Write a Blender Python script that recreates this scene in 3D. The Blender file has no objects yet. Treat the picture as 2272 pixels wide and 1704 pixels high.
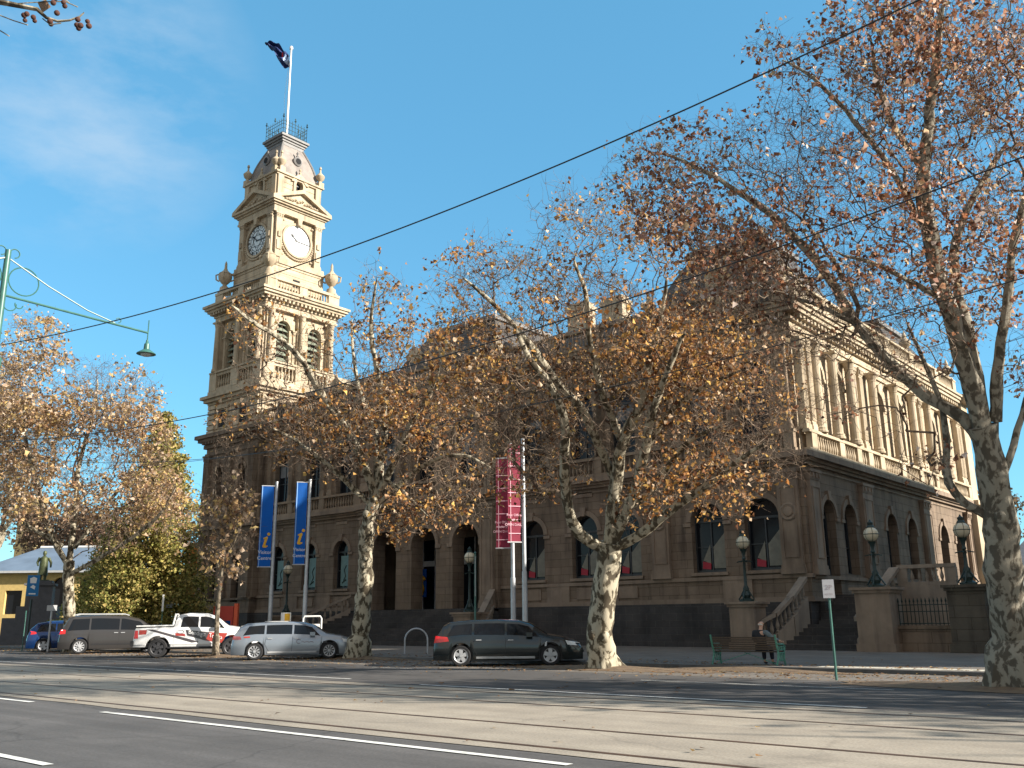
import bpy, math, random
import numpy as np
from mathutils import Vector, Matrix
R_=math.radians
rnd=random.Random(7)
scene=bpy.context.scene
COL=scene.collection
# ------------------------------------------------------------------ camera
CAM=np.array([[0.7628040883965493,0.16668840186903106,0.6247758793422308],[0.6465451496232371,-0.180989224698966,-0.7410953177841114],[-0.010454292141290162,0.9692563526875722,-0.24583089828296398]])
EYE=np.array([0,0,1.5]); FPX=2051.7
cd=bpy.data.cameras.new('camera'); cam=bpy.data.objects.new('camera',cd); COL.objects.link(cam)
m=Matrix([list(CAM[i])+[float(EYE[i])] for i in range(3)]+[[0,0,0,1]])
cam.matrix_world=m; cd.sensor_width=36; cd.lens=FPX/2272*36; cd.clip_end=3000; cd.clip_start=.1
scene.camera=cam
def pt(x,y,dep):
    """world point seen at source pixel (x,y) at a given distance along the view axis"""
    v=np.array([x-1136.,-(y-852.),-FPX])*(dep/FPX)
    return Vector((EYE+CAM@v).tolist())
# ------------------------------------------------------------------ light
SUN_AZ=math.radians(22); SUN_EL=math.radians(24)
sd=Vector((math.cos(SUN_AZ)*math.cos(SUN_EL),math.sin(SUN_AZ)*math.cos(SUN_EL),math.sin(SUN_EL)))
sl=bpy.data.lights.new('sun','SUN'); sl.energy=4.3; sl.angle=R_(.5); sl.color=(1,.925,.81)
so=bpy.data.objects.new('sun',sl); COL.objects.link(so); so.rotation_euler=(-sd).to_track_quat('-Z','Y').to_euler(); so.location=(60,60,60)
w=bpy.data.worlds.new('World'); scene.world=w; w.use_nodes=True
nt=w.node_tree; nt.nodes.clear()
def N(t,ty,**k):
    n=t.nodes.new(ty)
    for a,b in k.items(): setattr(n,a,b)
    return n
sky=N(nt,'ShaderNodeTexSky',sky_type='NISHITA',sun_disc=False)
sky.sun_elevation=SUN_EL; sky.sun_rotation=math.pi/2-SUN_AZ; sky.air_density=1.0; sky.dust_density=.3; sky.ozone_density=2.6; sky.altitude=200
bg=N(nt,'ShaderNodeBackground'); bg.inputs[1].default_value=.11
out=N(nt,'ShaderNodeOutputWorld')
# thin high cloud near the upper left of the view
tc=N(nt,'ShaderNodeTexCoord'); 
mp=N(nt,'ShaderNodeMapping'); mp.inputs['Scale'].default_value=(3.2,3.2,8)
nz=N(nt,'ShaderNodeTexNoise'); nz.inputs['Scale'].default_value=1.6; nz.inputs['Detail'].default_value=9; nz.inputs['Roughness'].default_value=.58
rp=N(nt,'ShaderNodeValToRGB'); rp.color_ramp.elements[0].position=.40; rp.color_ramp.elements[1].position=.66
cdv=(pt(190,190,100)-Vector(EYE.tolist())).normalized()
vm=N(nt,'ShaderNodeVectorMath',operation='DOT_PRODUCT'); vm.inputs[1].default_value=cdv
r2=N(nt,'ShaderNodeMapRange'); r2.inputs['From Min'].default_value=.986; r2.inputs['From Max'].default_value=.997
mu=N(nt,'ShaderNodeMath',operation='MULTIPLY'); mu2=N(nt,'ShaderNodeMath',operation='MULTIPLY'); mu2.inputs[1].default_value=.5
mix=N(nt,'ShaderNodeMixRGB'); mix.inputs['Color2'].default_value=(2.2,2.7,3.2,1)
gain=N(nt,'ShaderNodeMixRGB',blend_type='MULTIPLY'); gain.inputs['Fac'].default_value=1; gain.inputs['Color2'].default_value=(.74,1.12,1.10,1)
L=nt.links.new
L(tc.outputs['Generated'],mp.inputs[0]); L(mp.outputs[0],nz.inputs['Vector']); L(nz.outputs['Fac'],rp.inputs[0])
L(tc.outputs['Generated'],vm.inputs[0]); L(vm.outputs['Value'],r2.inputs['Value']); L(r2.outputs[0],mu.inputs[0]); L(rp.outputs[0],mu.inputs[1]); L(mu.outputs[0],mu2.inputs[0])
L(sky.outputs[0],gain.inputs['Color1']); 
flat=N(nt,'ShaderNodeMixRGB'); flat.inputs['Fac'].default_value=.6; flat.inputs['Color2'].default_value=(.42,1.46,2.42,1)
L(gain.outputs[0],flat.inputs['Color1']); L(flat.outputs[0],mix.inputs['Color1']); L(mu2.outputs[0],mix.inputs['Fac'])

# added unseen cloud behind the camera, bright and warm to fill the shaded front
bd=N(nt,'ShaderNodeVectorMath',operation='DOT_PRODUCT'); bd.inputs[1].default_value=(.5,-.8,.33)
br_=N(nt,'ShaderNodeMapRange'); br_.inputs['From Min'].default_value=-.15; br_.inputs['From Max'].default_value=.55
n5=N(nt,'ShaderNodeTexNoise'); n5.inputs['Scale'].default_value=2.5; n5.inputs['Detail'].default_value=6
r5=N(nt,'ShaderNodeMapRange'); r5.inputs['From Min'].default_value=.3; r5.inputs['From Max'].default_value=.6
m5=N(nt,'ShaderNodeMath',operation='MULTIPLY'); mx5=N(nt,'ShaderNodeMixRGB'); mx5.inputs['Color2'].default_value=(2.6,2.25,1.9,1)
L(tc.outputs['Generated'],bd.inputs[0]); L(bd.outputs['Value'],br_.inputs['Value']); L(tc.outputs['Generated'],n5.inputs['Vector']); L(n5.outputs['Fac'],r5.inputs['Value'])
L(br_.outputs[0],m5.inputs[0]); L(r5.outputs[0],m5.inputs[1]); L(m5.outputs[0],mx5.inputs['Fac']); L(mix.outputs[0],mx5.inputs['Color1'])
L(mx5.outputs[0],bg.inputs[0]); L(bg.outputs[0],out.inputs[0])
vs=scene.view_settings; vs.view_transform='Standard'; vs.look='None'; vs.exposure=1.4; vs.gamma=1
# ------------------------------------------------------------------ materials
def mat(name,col,rough=.8,metal=0,var=0,vscale=3,col2=None,bump=0,bscale=20,spec=.5,emit=None,alpha=1,detail=5,coat=0,coords='Object',stretch=None,dist=0.02,ramp=(.35,.65)):
    M=bpy.data.materials.new(name); M.use_nodes=True; t=M.node_tree; b=t.nodes['Principled BSDF']
    b.inputs['Roughness'].default_value=rough; b.inputs['Metallic'].default_value=metal; b.inputs['Specular IOR Level'].default_value=spec
    b.inputs['Base Color'].default_value=(*col,1); b.inputs['Coat Weight'].default_value=coat; b.inputs['Coat Roughness'].default_value=.05
    tc=N(t,'ShaderNodeTexCoord'); src=tc.outputs[coords]
    if stretch:
        mp=N(t,'ShaderNodeMapping'); mp.inputs['Scale'].default_value=stretch; t.links.new(src,mp.inputs[0]); src=mp.outputs[0]
    if col2 is not None or var:
        c2=col2 if col2 is not None else tuple(c*(1-var) for c in col)
        n=N(t,'ShaderNodeTexNoise'); n.inputs['Scale'].default_value=vscale; n.inputs['Detail'].default_value=detail; n.inputs['Roughness'].default_value=.6
        r=N(t,'ShaderNodeValToRGB'); r.color_ramp.elements[0].position=ramp[0]; r.color_ramp.elements[1].position=ramp[1]
        r.color_ramp.elements[0].color=(*col,1); r.color_ramp.elements[1].color=(*c2,1)
        t.links.new(src,n.inputs['Vector']); t.links.new(n.outputs['Fac'],r.inputs[0]); t.links.new(r.outputs[0],b.inputs['Base Color'])
    if bump:
        n2=N(t,'ShaderNodeTexNoise'); n2.inputs['Scale'].default_value=bscale; n2.inputs['Detail'].default_value=6
        bp=N(t,'ShaderNodeBump'); bp.inputs['Strength'].default_value=bump; bp.inputs['Distance'].default_value=dist
        t.links.new(src,n2.inputs['Vector']); t.links.new(n2.outputs['Fac'],bp.inputs['Height']); t.links.new(bp.outputs[0],b.inputs['Normal'])
    if emit: b.inputs['Emission Color'].default_value=(*emit[0],1); b.inputs['Emission Strength'].default_value=emit[1]
    if alpha<1: b.inputs['Alpha'].default_value=alpha
    return M
def stone(name,col,col2,joint=.75,bh=.42,bw=1.1,bump=.5,dirt=.5,rough=.9):
    """ashlar: coursed blocks from z and horizontal position, with weather stains"""
    M=bpy.data.materials.new(name); M.use_nodes=True; t=M.node_tree; b=t.nodes['Principled BSDF']; b.inputs['Roughness'].default_value=rough; b.inputs['Specular IOR Level'].default_value=.25
    l=t.links.new
    tc=N(t,'ShaderNodeTexCoord'); sp=N(t,'ShaderNodeSeparateXYZ'); l(tc.outputs['Object'],sp.inputs[0])
    ad=N(t,'ShaderNodeMath',operation='ADD'); l(sp.outputs[0],ad.inputs[0]); l(sp.outputs[1],ad.inputs[1])
    cb=N(t,'ShaderNodeCombineXYZ'); l(ad.outputs[0],cb.inputs[0]); l(sp.outputs[2],cb.inputs[1])
    br=N(t,'ShaderNodeTexBrick'); l(cb.outputs[0],br.inputs['Vector']); br.inputs['Scale'].default_value=1; br.inputs['Brick Width'].default_value=bw; br.inputs['Row Height'].default_value=bh
    br.inputs['Mortar Size'].default_value=.012; br.inputs['Mortar Smooth'].default_value=.2; br.inputs['Bias'].default_value=0
    br.inputs['Color1'].default_value=(1,1,1,1); br.inputs['Color2'].default_value=(.84,.84,.82,1); br.inputs['Mortar'].default_value=(joint,joint*.96,joint*.9,1)
    n=N(t,'ShaderNodeTexNoise'); n.inputs['Scale'].default_value=.7; n.inputs['Detail'].default_value=7; n.inputs['Roughness'].default_value=.65; l(tc.outputs['Object'],n.inputs['Vector'])
    mp=N(t,'ShaderNodeMapping'); mp.inputs['Scale'].default_value=(1.7,1.7,.22); l(tc.outputs['Object'],mp.inputs[0])
    n3=N(t,'ShaderNodeTexNoise'); n3.inputs['Scale'].default_value=1.5; n3.inputs['Detail'].default_value=5; l(mp.outputs[0],n3.inputs['Vector'])
    r=N(t,'ShaderNodeValToRGB'); r.color_ramp.elements[0].position=.35; r.color_ramp.elements[1].position=.68; r.color_ramp.elements[0].color=(*col,1); r.color_ramp.elements[1].color=(*col2,1); l(n.outputs['Fac'],r.inputs[0])
    r3=N(t,'ShaderNodeValToRGB'); r3.color_ramp.elements[0].position=.5; r3.color_ramp.elements[1].position=.78; r3.color_ramp.elements[0].color=(1,1,1,1); r3.color_ramp.elements[1].color=(1-dirt,1-dirt,1-dirt*.95,1); l(n3.outputs['Fac'],r3.inputs[0])
    m1=N(t,'ShaderNodeMixRGB',blend_type='MULTIPLY'); m1.inputs[0].default_value=1; l(r.outputs[0],m1.inputs[1]); l(br.outputs['Color'],m1.inputs[2])
    m2=N(t,'ShaderNodeMixRGB',blend_type='MULTIPLY'); m2.inputs[0].default_value=1; l(m1.outputs[0],m2.inputs[1]); l(r3.outputs[0],m2.inputs[2])
    l(m2.outputs[0],b.inputs['Base Color'])
    n4=N(t,'ShaderNodeTexNoise'); n4.inputs['Scale'].default_value=9; n4.inputs['Detail'].default_value=6; l(tc.outputs['Object'],n4.inputs['Vector'])
    mm=N(t,'ShaderNodeMath',operation='MULTIPLY_ADD'); l(n4.outputs['Fac'],mm.inputs[0]); mm.inputs[1].default_value=.5; 
    inv=N(t,'ShaderNodeMath',operation='SUBTRACT'); inv.inputs[0].default_value=1; l(br.outputs['Fac'],inv.inputs[1]); l(inv.outputs[0],mm.inputs[2])
    bp=N(t,'ShaderNodeBump'); bp.inputs['Strength'].default_value=bump; bp.inputs['Distance'].default_value=.03; l(mm.outputs[0],bp.inputs['Height']); l(bp.outputs[0],b.inputs['Normal'])
    return M
MAT=dict(
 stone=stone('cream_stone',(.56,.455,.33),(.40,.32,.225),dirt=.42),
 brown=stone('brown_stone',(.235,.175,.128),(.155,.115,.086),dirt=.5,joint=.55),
 trim=stone('trim_stone',(.54,.445,.325),(.38,.305,.215),joint=.93,dirt=.45,bump=.25,bw=1.6,bh=3),
 btrim=stone('brown_trim_stone',(.29,.22,.165),(.195,.145,.11),joint=.95,dirt=.4,bump=.25,bw=1.6,bh=3),
 ushaded=stone('upper_shaded_stone',(.25,.187,.135),(.165,.122,.09),dirt=.5,joint=.6), ushaded_trim=stone('upper_shaded_trim',(.31,.235,.17),(.21,.155,.112),joint=.93,dirt=.4,bump=.25,bw=1.6,bh=3),  # upper front's cream stone and trim, with the front's shade put into the colour
 blue=stone('bluestone',(.075,.068,.066),(.04,.038,.038),bh=.33,bw=.8,dirt=.3,bump=.9,joint=1.7),
 slate=stone('slate',(.12,.11,.105),(.07,.065,.065),bh=.16,bw=.24,dirt=.3,bump=.6,rough=.7),
 lead=mat('lead_flashing',(.20,.19,.185),.6,var=.3,bump=.2),
 glass=mat('dark_window_glass',(.010,.012,.016),.1,spec=.22),
 frame=mat('dark_window_frame',(.035,.04,.045),.5,var=.3),
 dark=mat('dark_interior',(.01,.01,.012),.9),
 white=mat('white_paint',(.78,.78,.76),.45,var=.12),
 lite=mat('light_grey_paint',(.5,.51,.52),.5,var=.15),
 iron=mat('verdigris_iron',(.018,.04,.036),.5,var=.5,vscale=8,bump=.2),
 cresting=mat('blue_green_iron',(.06,.10,.10),.55,var=.4,vscale=8),
 green=mat('tram_pole_green_paint',(.05,.15,.125),.4,var=.25,vscale=6),
 dgreen=mat('bench_green_paint',(.09,.30,.23),.45,var=.4,vscale=9,bump=.2),
 globe=mat('opal_globe',(.62,.55,.40),.25,var=.12,vscale=5),
 galv=mat('galvanised_steel',(.55,.57,.6),.4,metal=.4,var=.2),
 alu=mat('silver_alloy',(.62,.63,.65),.28,metal=.85),
 tyre=mat('black_tyre_rubber',(.018,.018,.02),.85,bump=.3,bscale=60),
 black=mat('black_plastic',(.02,.02,.022),.5),
 bluefab=mat('blue_banner_fabric',(.004,.035,.21),.7,var=.1),
 redfab=mat('crimson_banner_fabric',(.36,.018,.075),.7,var=.15),

 yellow=mat('yellow_print',(.75,.42,.03),.7),
 wprint=mat('white_print',(.8,.8,.8),.7),
 orange=mat('orange_paint',(.62,.22,.03),.6,var=.25,vscale=1.5),
 red=mat('red_paint',(.55,.05,.03),.45,var=.1),
 wood=mat('weathered_bench_slats',(.11,.085,.065),.75,var=.45,vscale=14,bump=.4,stretch=(1,8,8)),
 asphalt=mat('asphalt',(.112,.104,.10),.9,col2=(.085,.079,.076),vscale=.6,bump=.35,bscale=220,dist=.006,detail=9),
 asphalt2=mat('worn_asphalt',(.088,.08,.075),.92,col2=(.06,.055,.052),vscale=.5,bump=.35,bscale=180,dist=.006,detail=9),
 concrete=mat('tramway_exposed_aggregate',(.365,.315,.25),.93,col2=(.285,.245,.195),vscale=.9,bump=.4,bscale=120,dist=.006,detail=10),

 stair=stone('stair_stone',(.31,.255,.205),(.22,.18,.145),joint=.95,dirt=.4,bump=.3,bw=1.6,bh=3),
 kerb=mat('bluestone_kerb',(.13,.125,.12),.85,var=.4,vscale=2,bump=.3),
 paint=mat('road_line_paint',(.76,.75,.70),.7,col2=(.36,.35,.33),vscale=4,detail=10,ramp=(.5,.68)),
 rail=mat('rusty_rail_groove',(.10,.055,.032),.6,metal=.2,var=.5,vscale=1.2),
 paver=mat('worn_pavement',(.19,.165,.14),.92,col2=(.14,.12,.10),vscale=.8,bump=.3,bscale=90,dist=.006,detail=8),
 dirt=mat('bare_tree_bed_soil',(.13,.085,.055),.97,col2=(.20,.14,.08),vscale=5,bump=.7,bscale=30,detail=9),
 grassm=mat('dull_winter_grass',(.08,.10,.03),.95,col2=(.14,.12,.05),vscale=1.5,bump=.6,bscale=50,detail=9),
 clockw=mat('white_clock_glass',(.80,.82,.84),.4,var=.06),
 skin=mat('skin',(.55,.33,.24),.6), hair=mat('grey_hair',(.55,.52,.48),.8),
 jacket=mat('dark_jacket',(.025,.028,.035),.9,var=.3,vscale=8), shirt=mat('grey_blue_sleeve',(.16,.20,.22),.9,var=.3,vscale=8),
 trousers=mat('dark_trousers',(.02,.022,.035),.9), shoe=mat('black_shoe',(.02,.02,.02),.6),
)
def fabric(n,c):
    M=mat(n,c,.7,var=.1); t=M.node_tree; tr=N(t,'ShaderNodeBsdfTranslucent'); tr.inputs['Color'].default_value=(*[min(1,x*1.6) for x in c],1); mx=N(t,'ShaderNodeMixShader'); mx.inputs[0].default_value=.5
    t.links.new(t.nodes['Principled BSDF'].outputs[0],mx.inputs[1]); t.links.new(tr.outputs[0],mx.inputs[2]); t.links.new(mx.outputs[0],t.nodes['Material Output'].inputs['Surface']); return M
MAT['bluefab']=fabric('blue_banner_fabric',(.003,.13,.52)); MAT['redfab']=fabric('crimson_banner_fabric',(.40,.045,.085))
MAT['alu']=mat('silver_alloy',(.45,.46,.48),.35,metal=.25,coat=.5)
def weather(M,crack=.45,tyre=.12,stain=.25,vs=.55):
    t=M.node_tree; b=t.nodes['Principled BSDF']; l=t.links.new; src=b.inputs['Base Color'].links[0].from_socket; tc=N(t,'ShaderNodeTexCoord')
    def mul(sock,fac):
        nonlocal src
        m_=N(t,'ShaderNodeMixRGB',blend_type='MULTIPLY'); m_.inputs[0].default_value=fac; l(src,m_.inputs[1]); l(sock,m_.inputs[2]); src=m_.outputs[0]
    dn=N(t,'ShaderNodeTexNoise'); dn.inputs['Scale'].default_value=.9; dn.inputs['Detail'].default_value=5; l(tc.outputs['Object'],dn.inputs['Vector'])
    mv=N(t,'ShaderNodeMixRGB'); mv.inputs[0].default_value=.55; l(tc.outputs['Object'],mv.inputs[1]); l(dn.outputs['Color'],mv.inputs[2])
    v=N(t,'ShaderNodeTexVoronoi',feature='DISTANCE_TO_EDGE'); v.inputs['Scale'].default_value=vs; l(mv.outputs[0],v.inputs['Vector'])
    r=N(t,'ShaderNodeMapRange'); r.inputs['From Max'].default_value=.012; r.inputs['To Min'].default_value=.35; l(v.outputs['Distance'],r.inputs['Value']); mul(r.outputs[0],crack)
    mp=N(t,'ShaderNodeMapping'); mp.inputs['Scale'].default_value=(.03,1.6,1); l(tc.outputs['Object'],mp.inputs[0]); n=N(t,'ShaderNodeTexNoise'); n.inputs['Scale'].default_value=1.2; n.inputs['Detail'].default_value=4; l(mp.outputs[0],n.inputs['Vector'])
    r=N(t,'ShaderNodeMapRange'); r.inputs['From Min'].default_value=.35; r.inputs['From Max'].default_value=.65; r.inputs['To Min'].default_value=1-tyre*2; r.inputs['To Max'].default_value=1+tyre; l(n.outputs['Fac'],r.inputs['Value']); mul(r.outputs[0],1)
    n=N(t,'ShaderNodeTexNoise'); n.inputs['Scale'].default_value=.35; n.inputs['Detail'].default_value=8; n.inputs['Roughness'].default_value=.7; l(tc.outputs['Object'],n.inputs['Vector'])
    r=N(t,'ShaderNodeMapRange'); r.inputs['From Min'].default_value=.55; r.inputs['From Max'].default_value=.72; r.inputs['To Min'].default_value=1; r.inputs['To Max'].default_value=1-stain; l(n.outputs['Fac'],r.inputs['Value']); mul(r.outputs[0],1)
    n=N(t,'ShaderNodeTexNoise'); n.inputs['Scale'].default_value=28; n.inputs['Detail'].default_value=3; l(tc.outputs['Object'],n.inputs['Vector'])
    r=N(t,'ShaderNodeMapRange'); r.inputs['From Min'].default_value=.35; r.inputs['From Max'].default_value=.65; r.inputs['To Min'].default_value=.82; r.inputs['To Max'].default_value=1.12; l(n.outputs['Fac'],r.inputs['Value']); mul(r.outputs[0],1)
    l(src,b.inputs['Base Color'])
weather(MAT['asphalt']); weather(MAT['asphalt2'],.4,.15,.35); weather(MAT['concrete'],.25,.06,.12,.35); weather(MAT['paver'],.4,.08,.25,.8)
# ------------------------------------------------------------------ mesh helpers
class MB:
    def __init__(s): s.v=[]; s.f=[]; s.m=[]; s.cur=0
    def add(s,vs,fs):
        o=len(s.v); s.v+= [tuple(p) for p in vs]
        for f in fs: s.f.append(tuple(i+o for i in f)); s.m.append(s.cur)
        return s
    def box(s,x0,x1,y0,y1,z0,z1):
        return s.hexa([(x0,y0,z0),(x1,y0,z0),(x1,y1,z0),(x0,y1,z0),(x0,y0,z1),(x1,y0,z1),(x1,y1,z1),(x0,y1,z1)])
    def hexa(s,p): return s.add(p,[(0,3,2,1),(4,5,6,7),(0,1,5,4),(1,2,6,5),(2,3,7,6),(3,0,4,7)])
    def fb(s,F,u0,u1,d0,d1,z0,z1):
        return s.hexa([F(u0,d1,z0),F(u1,d1,z0),F(u1,d0,z0),F(u0,d0,z0),F(u0,d1,z1),F(u1,d1,z1),F(u1,d0,z1),F(u0,d0,z1)])
    def tube(s,pts,rad,n=8,cap=True):
        pts=[Vector(p) for p in pts]; k=len(pts); vs=[]; fs=[]
        if not hasattr(rad,'__len__'): rad=[rad]*k
        ref=None
        for i,p in enumerate(pts):
            t=(pts[min(i+1,k-1)]-pts[max(i-1,0)])
            if t.length<1e-9: t=Vector((0,0,1))
            t.normalize()
            if ref is None:
                ref=Vector((0,0,1)) if abs(t.z)<.9 else Vector((1,0,0))
            a=(ref-t*ref.dot(t))
            if a.length<1e-6: a=t.orthogonal()
            a.normalize(); b=t.cross(a); ref=a
            for j in range(n):
                an=2*math.pi*j/n; q=p+(a*math.cos(an)+b*math.sin(an))*rad[i]; vs.append(q)
        for i in range(k-1):
            for j in range(n):
                j2=(j+1)%n; fs.append((i*n+j,i*n+j2,(i+1)*n+j2,(i+1)*n+j))
        if cap: fs.append(tuple(range(n-1,-1,-1))); fs.append(tuple((k-1)*n+j for j in range(n)))
        return s.add(vs,fs)
    def lathe(s,c,prof,n=12,axis='z',sq=False,cap=True):
        vs=[]; fs=[]; k=len(prof)
        for r,z in prof:
            for j in range(n):
                an=2*math.pi*j/n+(math.pi/4 if sq else 0); rr=r*(math.sqrt(2) if sq else 1)
                x,y=rr*math.cos(an),rr*math.sin(an)
                if axis=='z': q=(c[0]+x,c[1]+y,c[2]+z)
                elif axis=='y': q=(c[0]+x,c[1]+z,c[2]-y)
                else: q=(c[0]+z,c[1]+x,c[2]+y)
                vs.append(q)
        for i in range(k-1):
            for j in range(n):
                j2=(j+1)%n; fs.append((i*n+j,i*n+j2,(i+1)*n+j2,(i+1)*n+j))
        if cap: fs.append(tuple(range(n-1,-1,-1))); fs.append(tuple((k-1)*n+j for j in range(n)))
        return s.add(vs,fs)
    def slab(s,pts,F,d0,d1):
        """polygon pts (u,z) extruded between depths d0<d1 on frame F (d1 outward)"""
        n=len(pts); vs=[F(u,d1,z) for u,z in pts]+[F(u,d0,z) for u,z in pts]
        fs=[tuple(range(n)),tuple(range(2*n-1,n-1,-1))]+[(i,n+i,n+(i+1)%n,(i+1)%n) for i in range(n)]
        return s.add(vs,fs)
    def build(s,name,m,parent=None,smooth=False,fix=True):
        me=bpy.data.meshes.new(name); me.from_pydata([tuple(v) for v in s.v],[],s.f); 
        ms=m if isinstance(m,(list,tuple)) else [m]
        for x in ms: me.materials.append(x)
        if len(ms)>1: me.polygons.foreach_set('material_index',s.m)
        if fix:
            import bmesh
            b=bmesh.new(); b.from_mesh(me); bmesh.ops.recalc_face_normals(b,faces=b.faces); b.to_mesh(me); b.free()
        me.update()
        if smooth:
            me.polygons.foreach_set('use_smooth',[True]*len(me.polygons))
            try: me.set_sharp_from_angle(angle=R_(40))
            except Exception: pass
        o=bpy.data.objects.new(name,me); COL.objects.link(o)
        if parent is not None: o.parent=parent
        return o
def tag(o,label,cat,group=None):
    o['label']=label; o['category']=cat
    if group: o['group']=group
    return o
def thing(name,label,cat,loc=(0,0,0),rz=0,group=None):
    o=bpy.data.objects.new(name,None); COL.objects.link(o); o.location=loc; o.rotation_euler=(0,0,rz); return tag(o,label,cat,group)
def struct(name,mb,m,kind='structure'):
    o=mb.build(name,m); o['kind']=kind; return o
def frame(ox,oy,ux,uy,nx,ny):
    return lambda u,d,z:(ox+ux*u+nx*d,oy+uy*u+ny*d,z)
def dup(o,parent=None,label=None,loc=None,rz=None):
    c=o.copy(); COL.objects.link(c)
    if parent is not None: c.parent=parent
    if loc is not None: c.location=loc
    if rz is not None: c.rotation_euler=(0,0,rz)
    if label: c['label']=label
    for ch in list(o.children): dup(ch,c)
    return c
def text_mb(txt,size,align='CENTER',extr=0):
    cu=bpy.data.curves.new('txt','FONT'); cu.body=txt; cu.size=size; cu.align_x=align; cu.resolution_u=3
    ob=bpy.data.objects.new('txt',cu); COL.objects.link(ob)
    dg=bpy.context.evaluated_depsgraph_get(); me=bpy.data.meshes.new_from_object(ob.evaluated_get(dg))
    vs=[tuple(v.co) for v in me.vertices]; fs=[tuple(p.vertices) for p in me.polygons]
    bpy.data.objects.remove(ob); bpy.data.curves.remove(cu); bpy.data.meshes.remove(me)
    return vs,fs
MAT['blind']=mat('pale_roller_blind',(.20,.21,.22),.9,var=.3,vscale=1.5)
# ================================================================== setting
YB=41.0
def sheet(name,x0,x1,y0,y1,z,m,kind='structure'):
    mb=MB(); mb.add([(x0,y0,z),(x1,y0,z),(x1,y1,z),(x0,y1,z)],[(0,1,2,3)]); return struct(name,mb,m,kind)
sheet('ground',-1500,900,-300,1500,-.012,MAT['asphalt2'])
sheet('road',-400,150,-12,8.95,-.008,MAT['asphalt'])
sheet('road',-400,150,15.95,22.15,-.004,MAT['asphalt2'])
# tramway of pale aggregate, edge slightly irregular
mb=MB(); n=260; vs=[]; 
r0=random.Random(3)
for i in range(n):
    x=-300+i*1.6; vs+= [(x,8.88+r0.uniform(-.05,.05),0),(x,15.9+r0.uniform(-.04,.04),0)]
mb.add(vs,[(2*i,2*i+2,2*i+3,2*i+1) for i in range(n-1)]); struct('tramway',mb,MAT['concrete'])
for y in (9.25,11.0,13.62,15.25):
    mb=MB(); mb.box(-300,110,y-.035,y+.035,-.05,.004); mb.box(-300,110,y+.045,y+.075,-.05,.0025); struct('tram_rail',mb,MAT['rail'])
def line(x0,x1,y,w=.11):
    sheet('road_marking',x0,x1,y-w/2,y+w/2,.002,MAT['paint'])
line(-16.45,-6.3,8.35,.13); line(-45,-19.7,8.55,.13); line(-150,-58,8.55,.12)
line(-43.5,-19.8,16.75,.11); line(-16.6,-6.0,16.18,.11); line(-120,-62,17,.1)
for k in range(6): line(-38-k*9,-34-k*9,19.3,.08)
line(-13.0,-6.9,20.2,.06); line(-34,-29,20.8,.05); line(-24,-21,21.2,.05)
line(-19,-10.9,4.98,.12)
# pavement with kerb; parking bays between the trees
mb=MB(); mb.box(-400,150,25.6,25.75,-.05,.10); struct('kerb',mb,MAT['kerb'])
sheet('pavement',-400,150,25.75,44,.098,MAT['paver'])
sheet('car_park',-400,150,22.15,25.6,.0,MAT['paver'])
sheet('road_marking',-11.0,-6.0,26.1,26.7,.102,mat('pale_tactile_paving',(.6,.56,.46),.8,var=.15,vscale=5))
mb=MB(); rr=random.Random(5)
for (cx,cy,rx,ry) in ((-29.9,25.7,3.4,1.0),(-16.4,23.9,4.0,.95),(-4.6,21.9,4.2,1.3),(-37.6,24.1,2,.8),(-12.4,24.9,3.2,.5),(-56,25.6,4,1.2)):
    n=30; vs=[(cx,cy,.13)]+[(cx+math.cos(2*math.pi*i/n)*rx*rr.uniform(.85,1.1),cy+math.sin(2*math.pi*i/n)*ry*rr.uniform(.8,1.15),.006) for i in range(n)]
    mb.add(vs,[(0,1+i,1+(i+1)%n) for i in range(n)])
o=struct('tree_bed',mb,MAT['dirt'])
# ================================================================== post office
PO=thing('post_office_building','grand brown and cream stone building with arched windows and tall clock tower','building',(-40,41,0))
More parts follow.
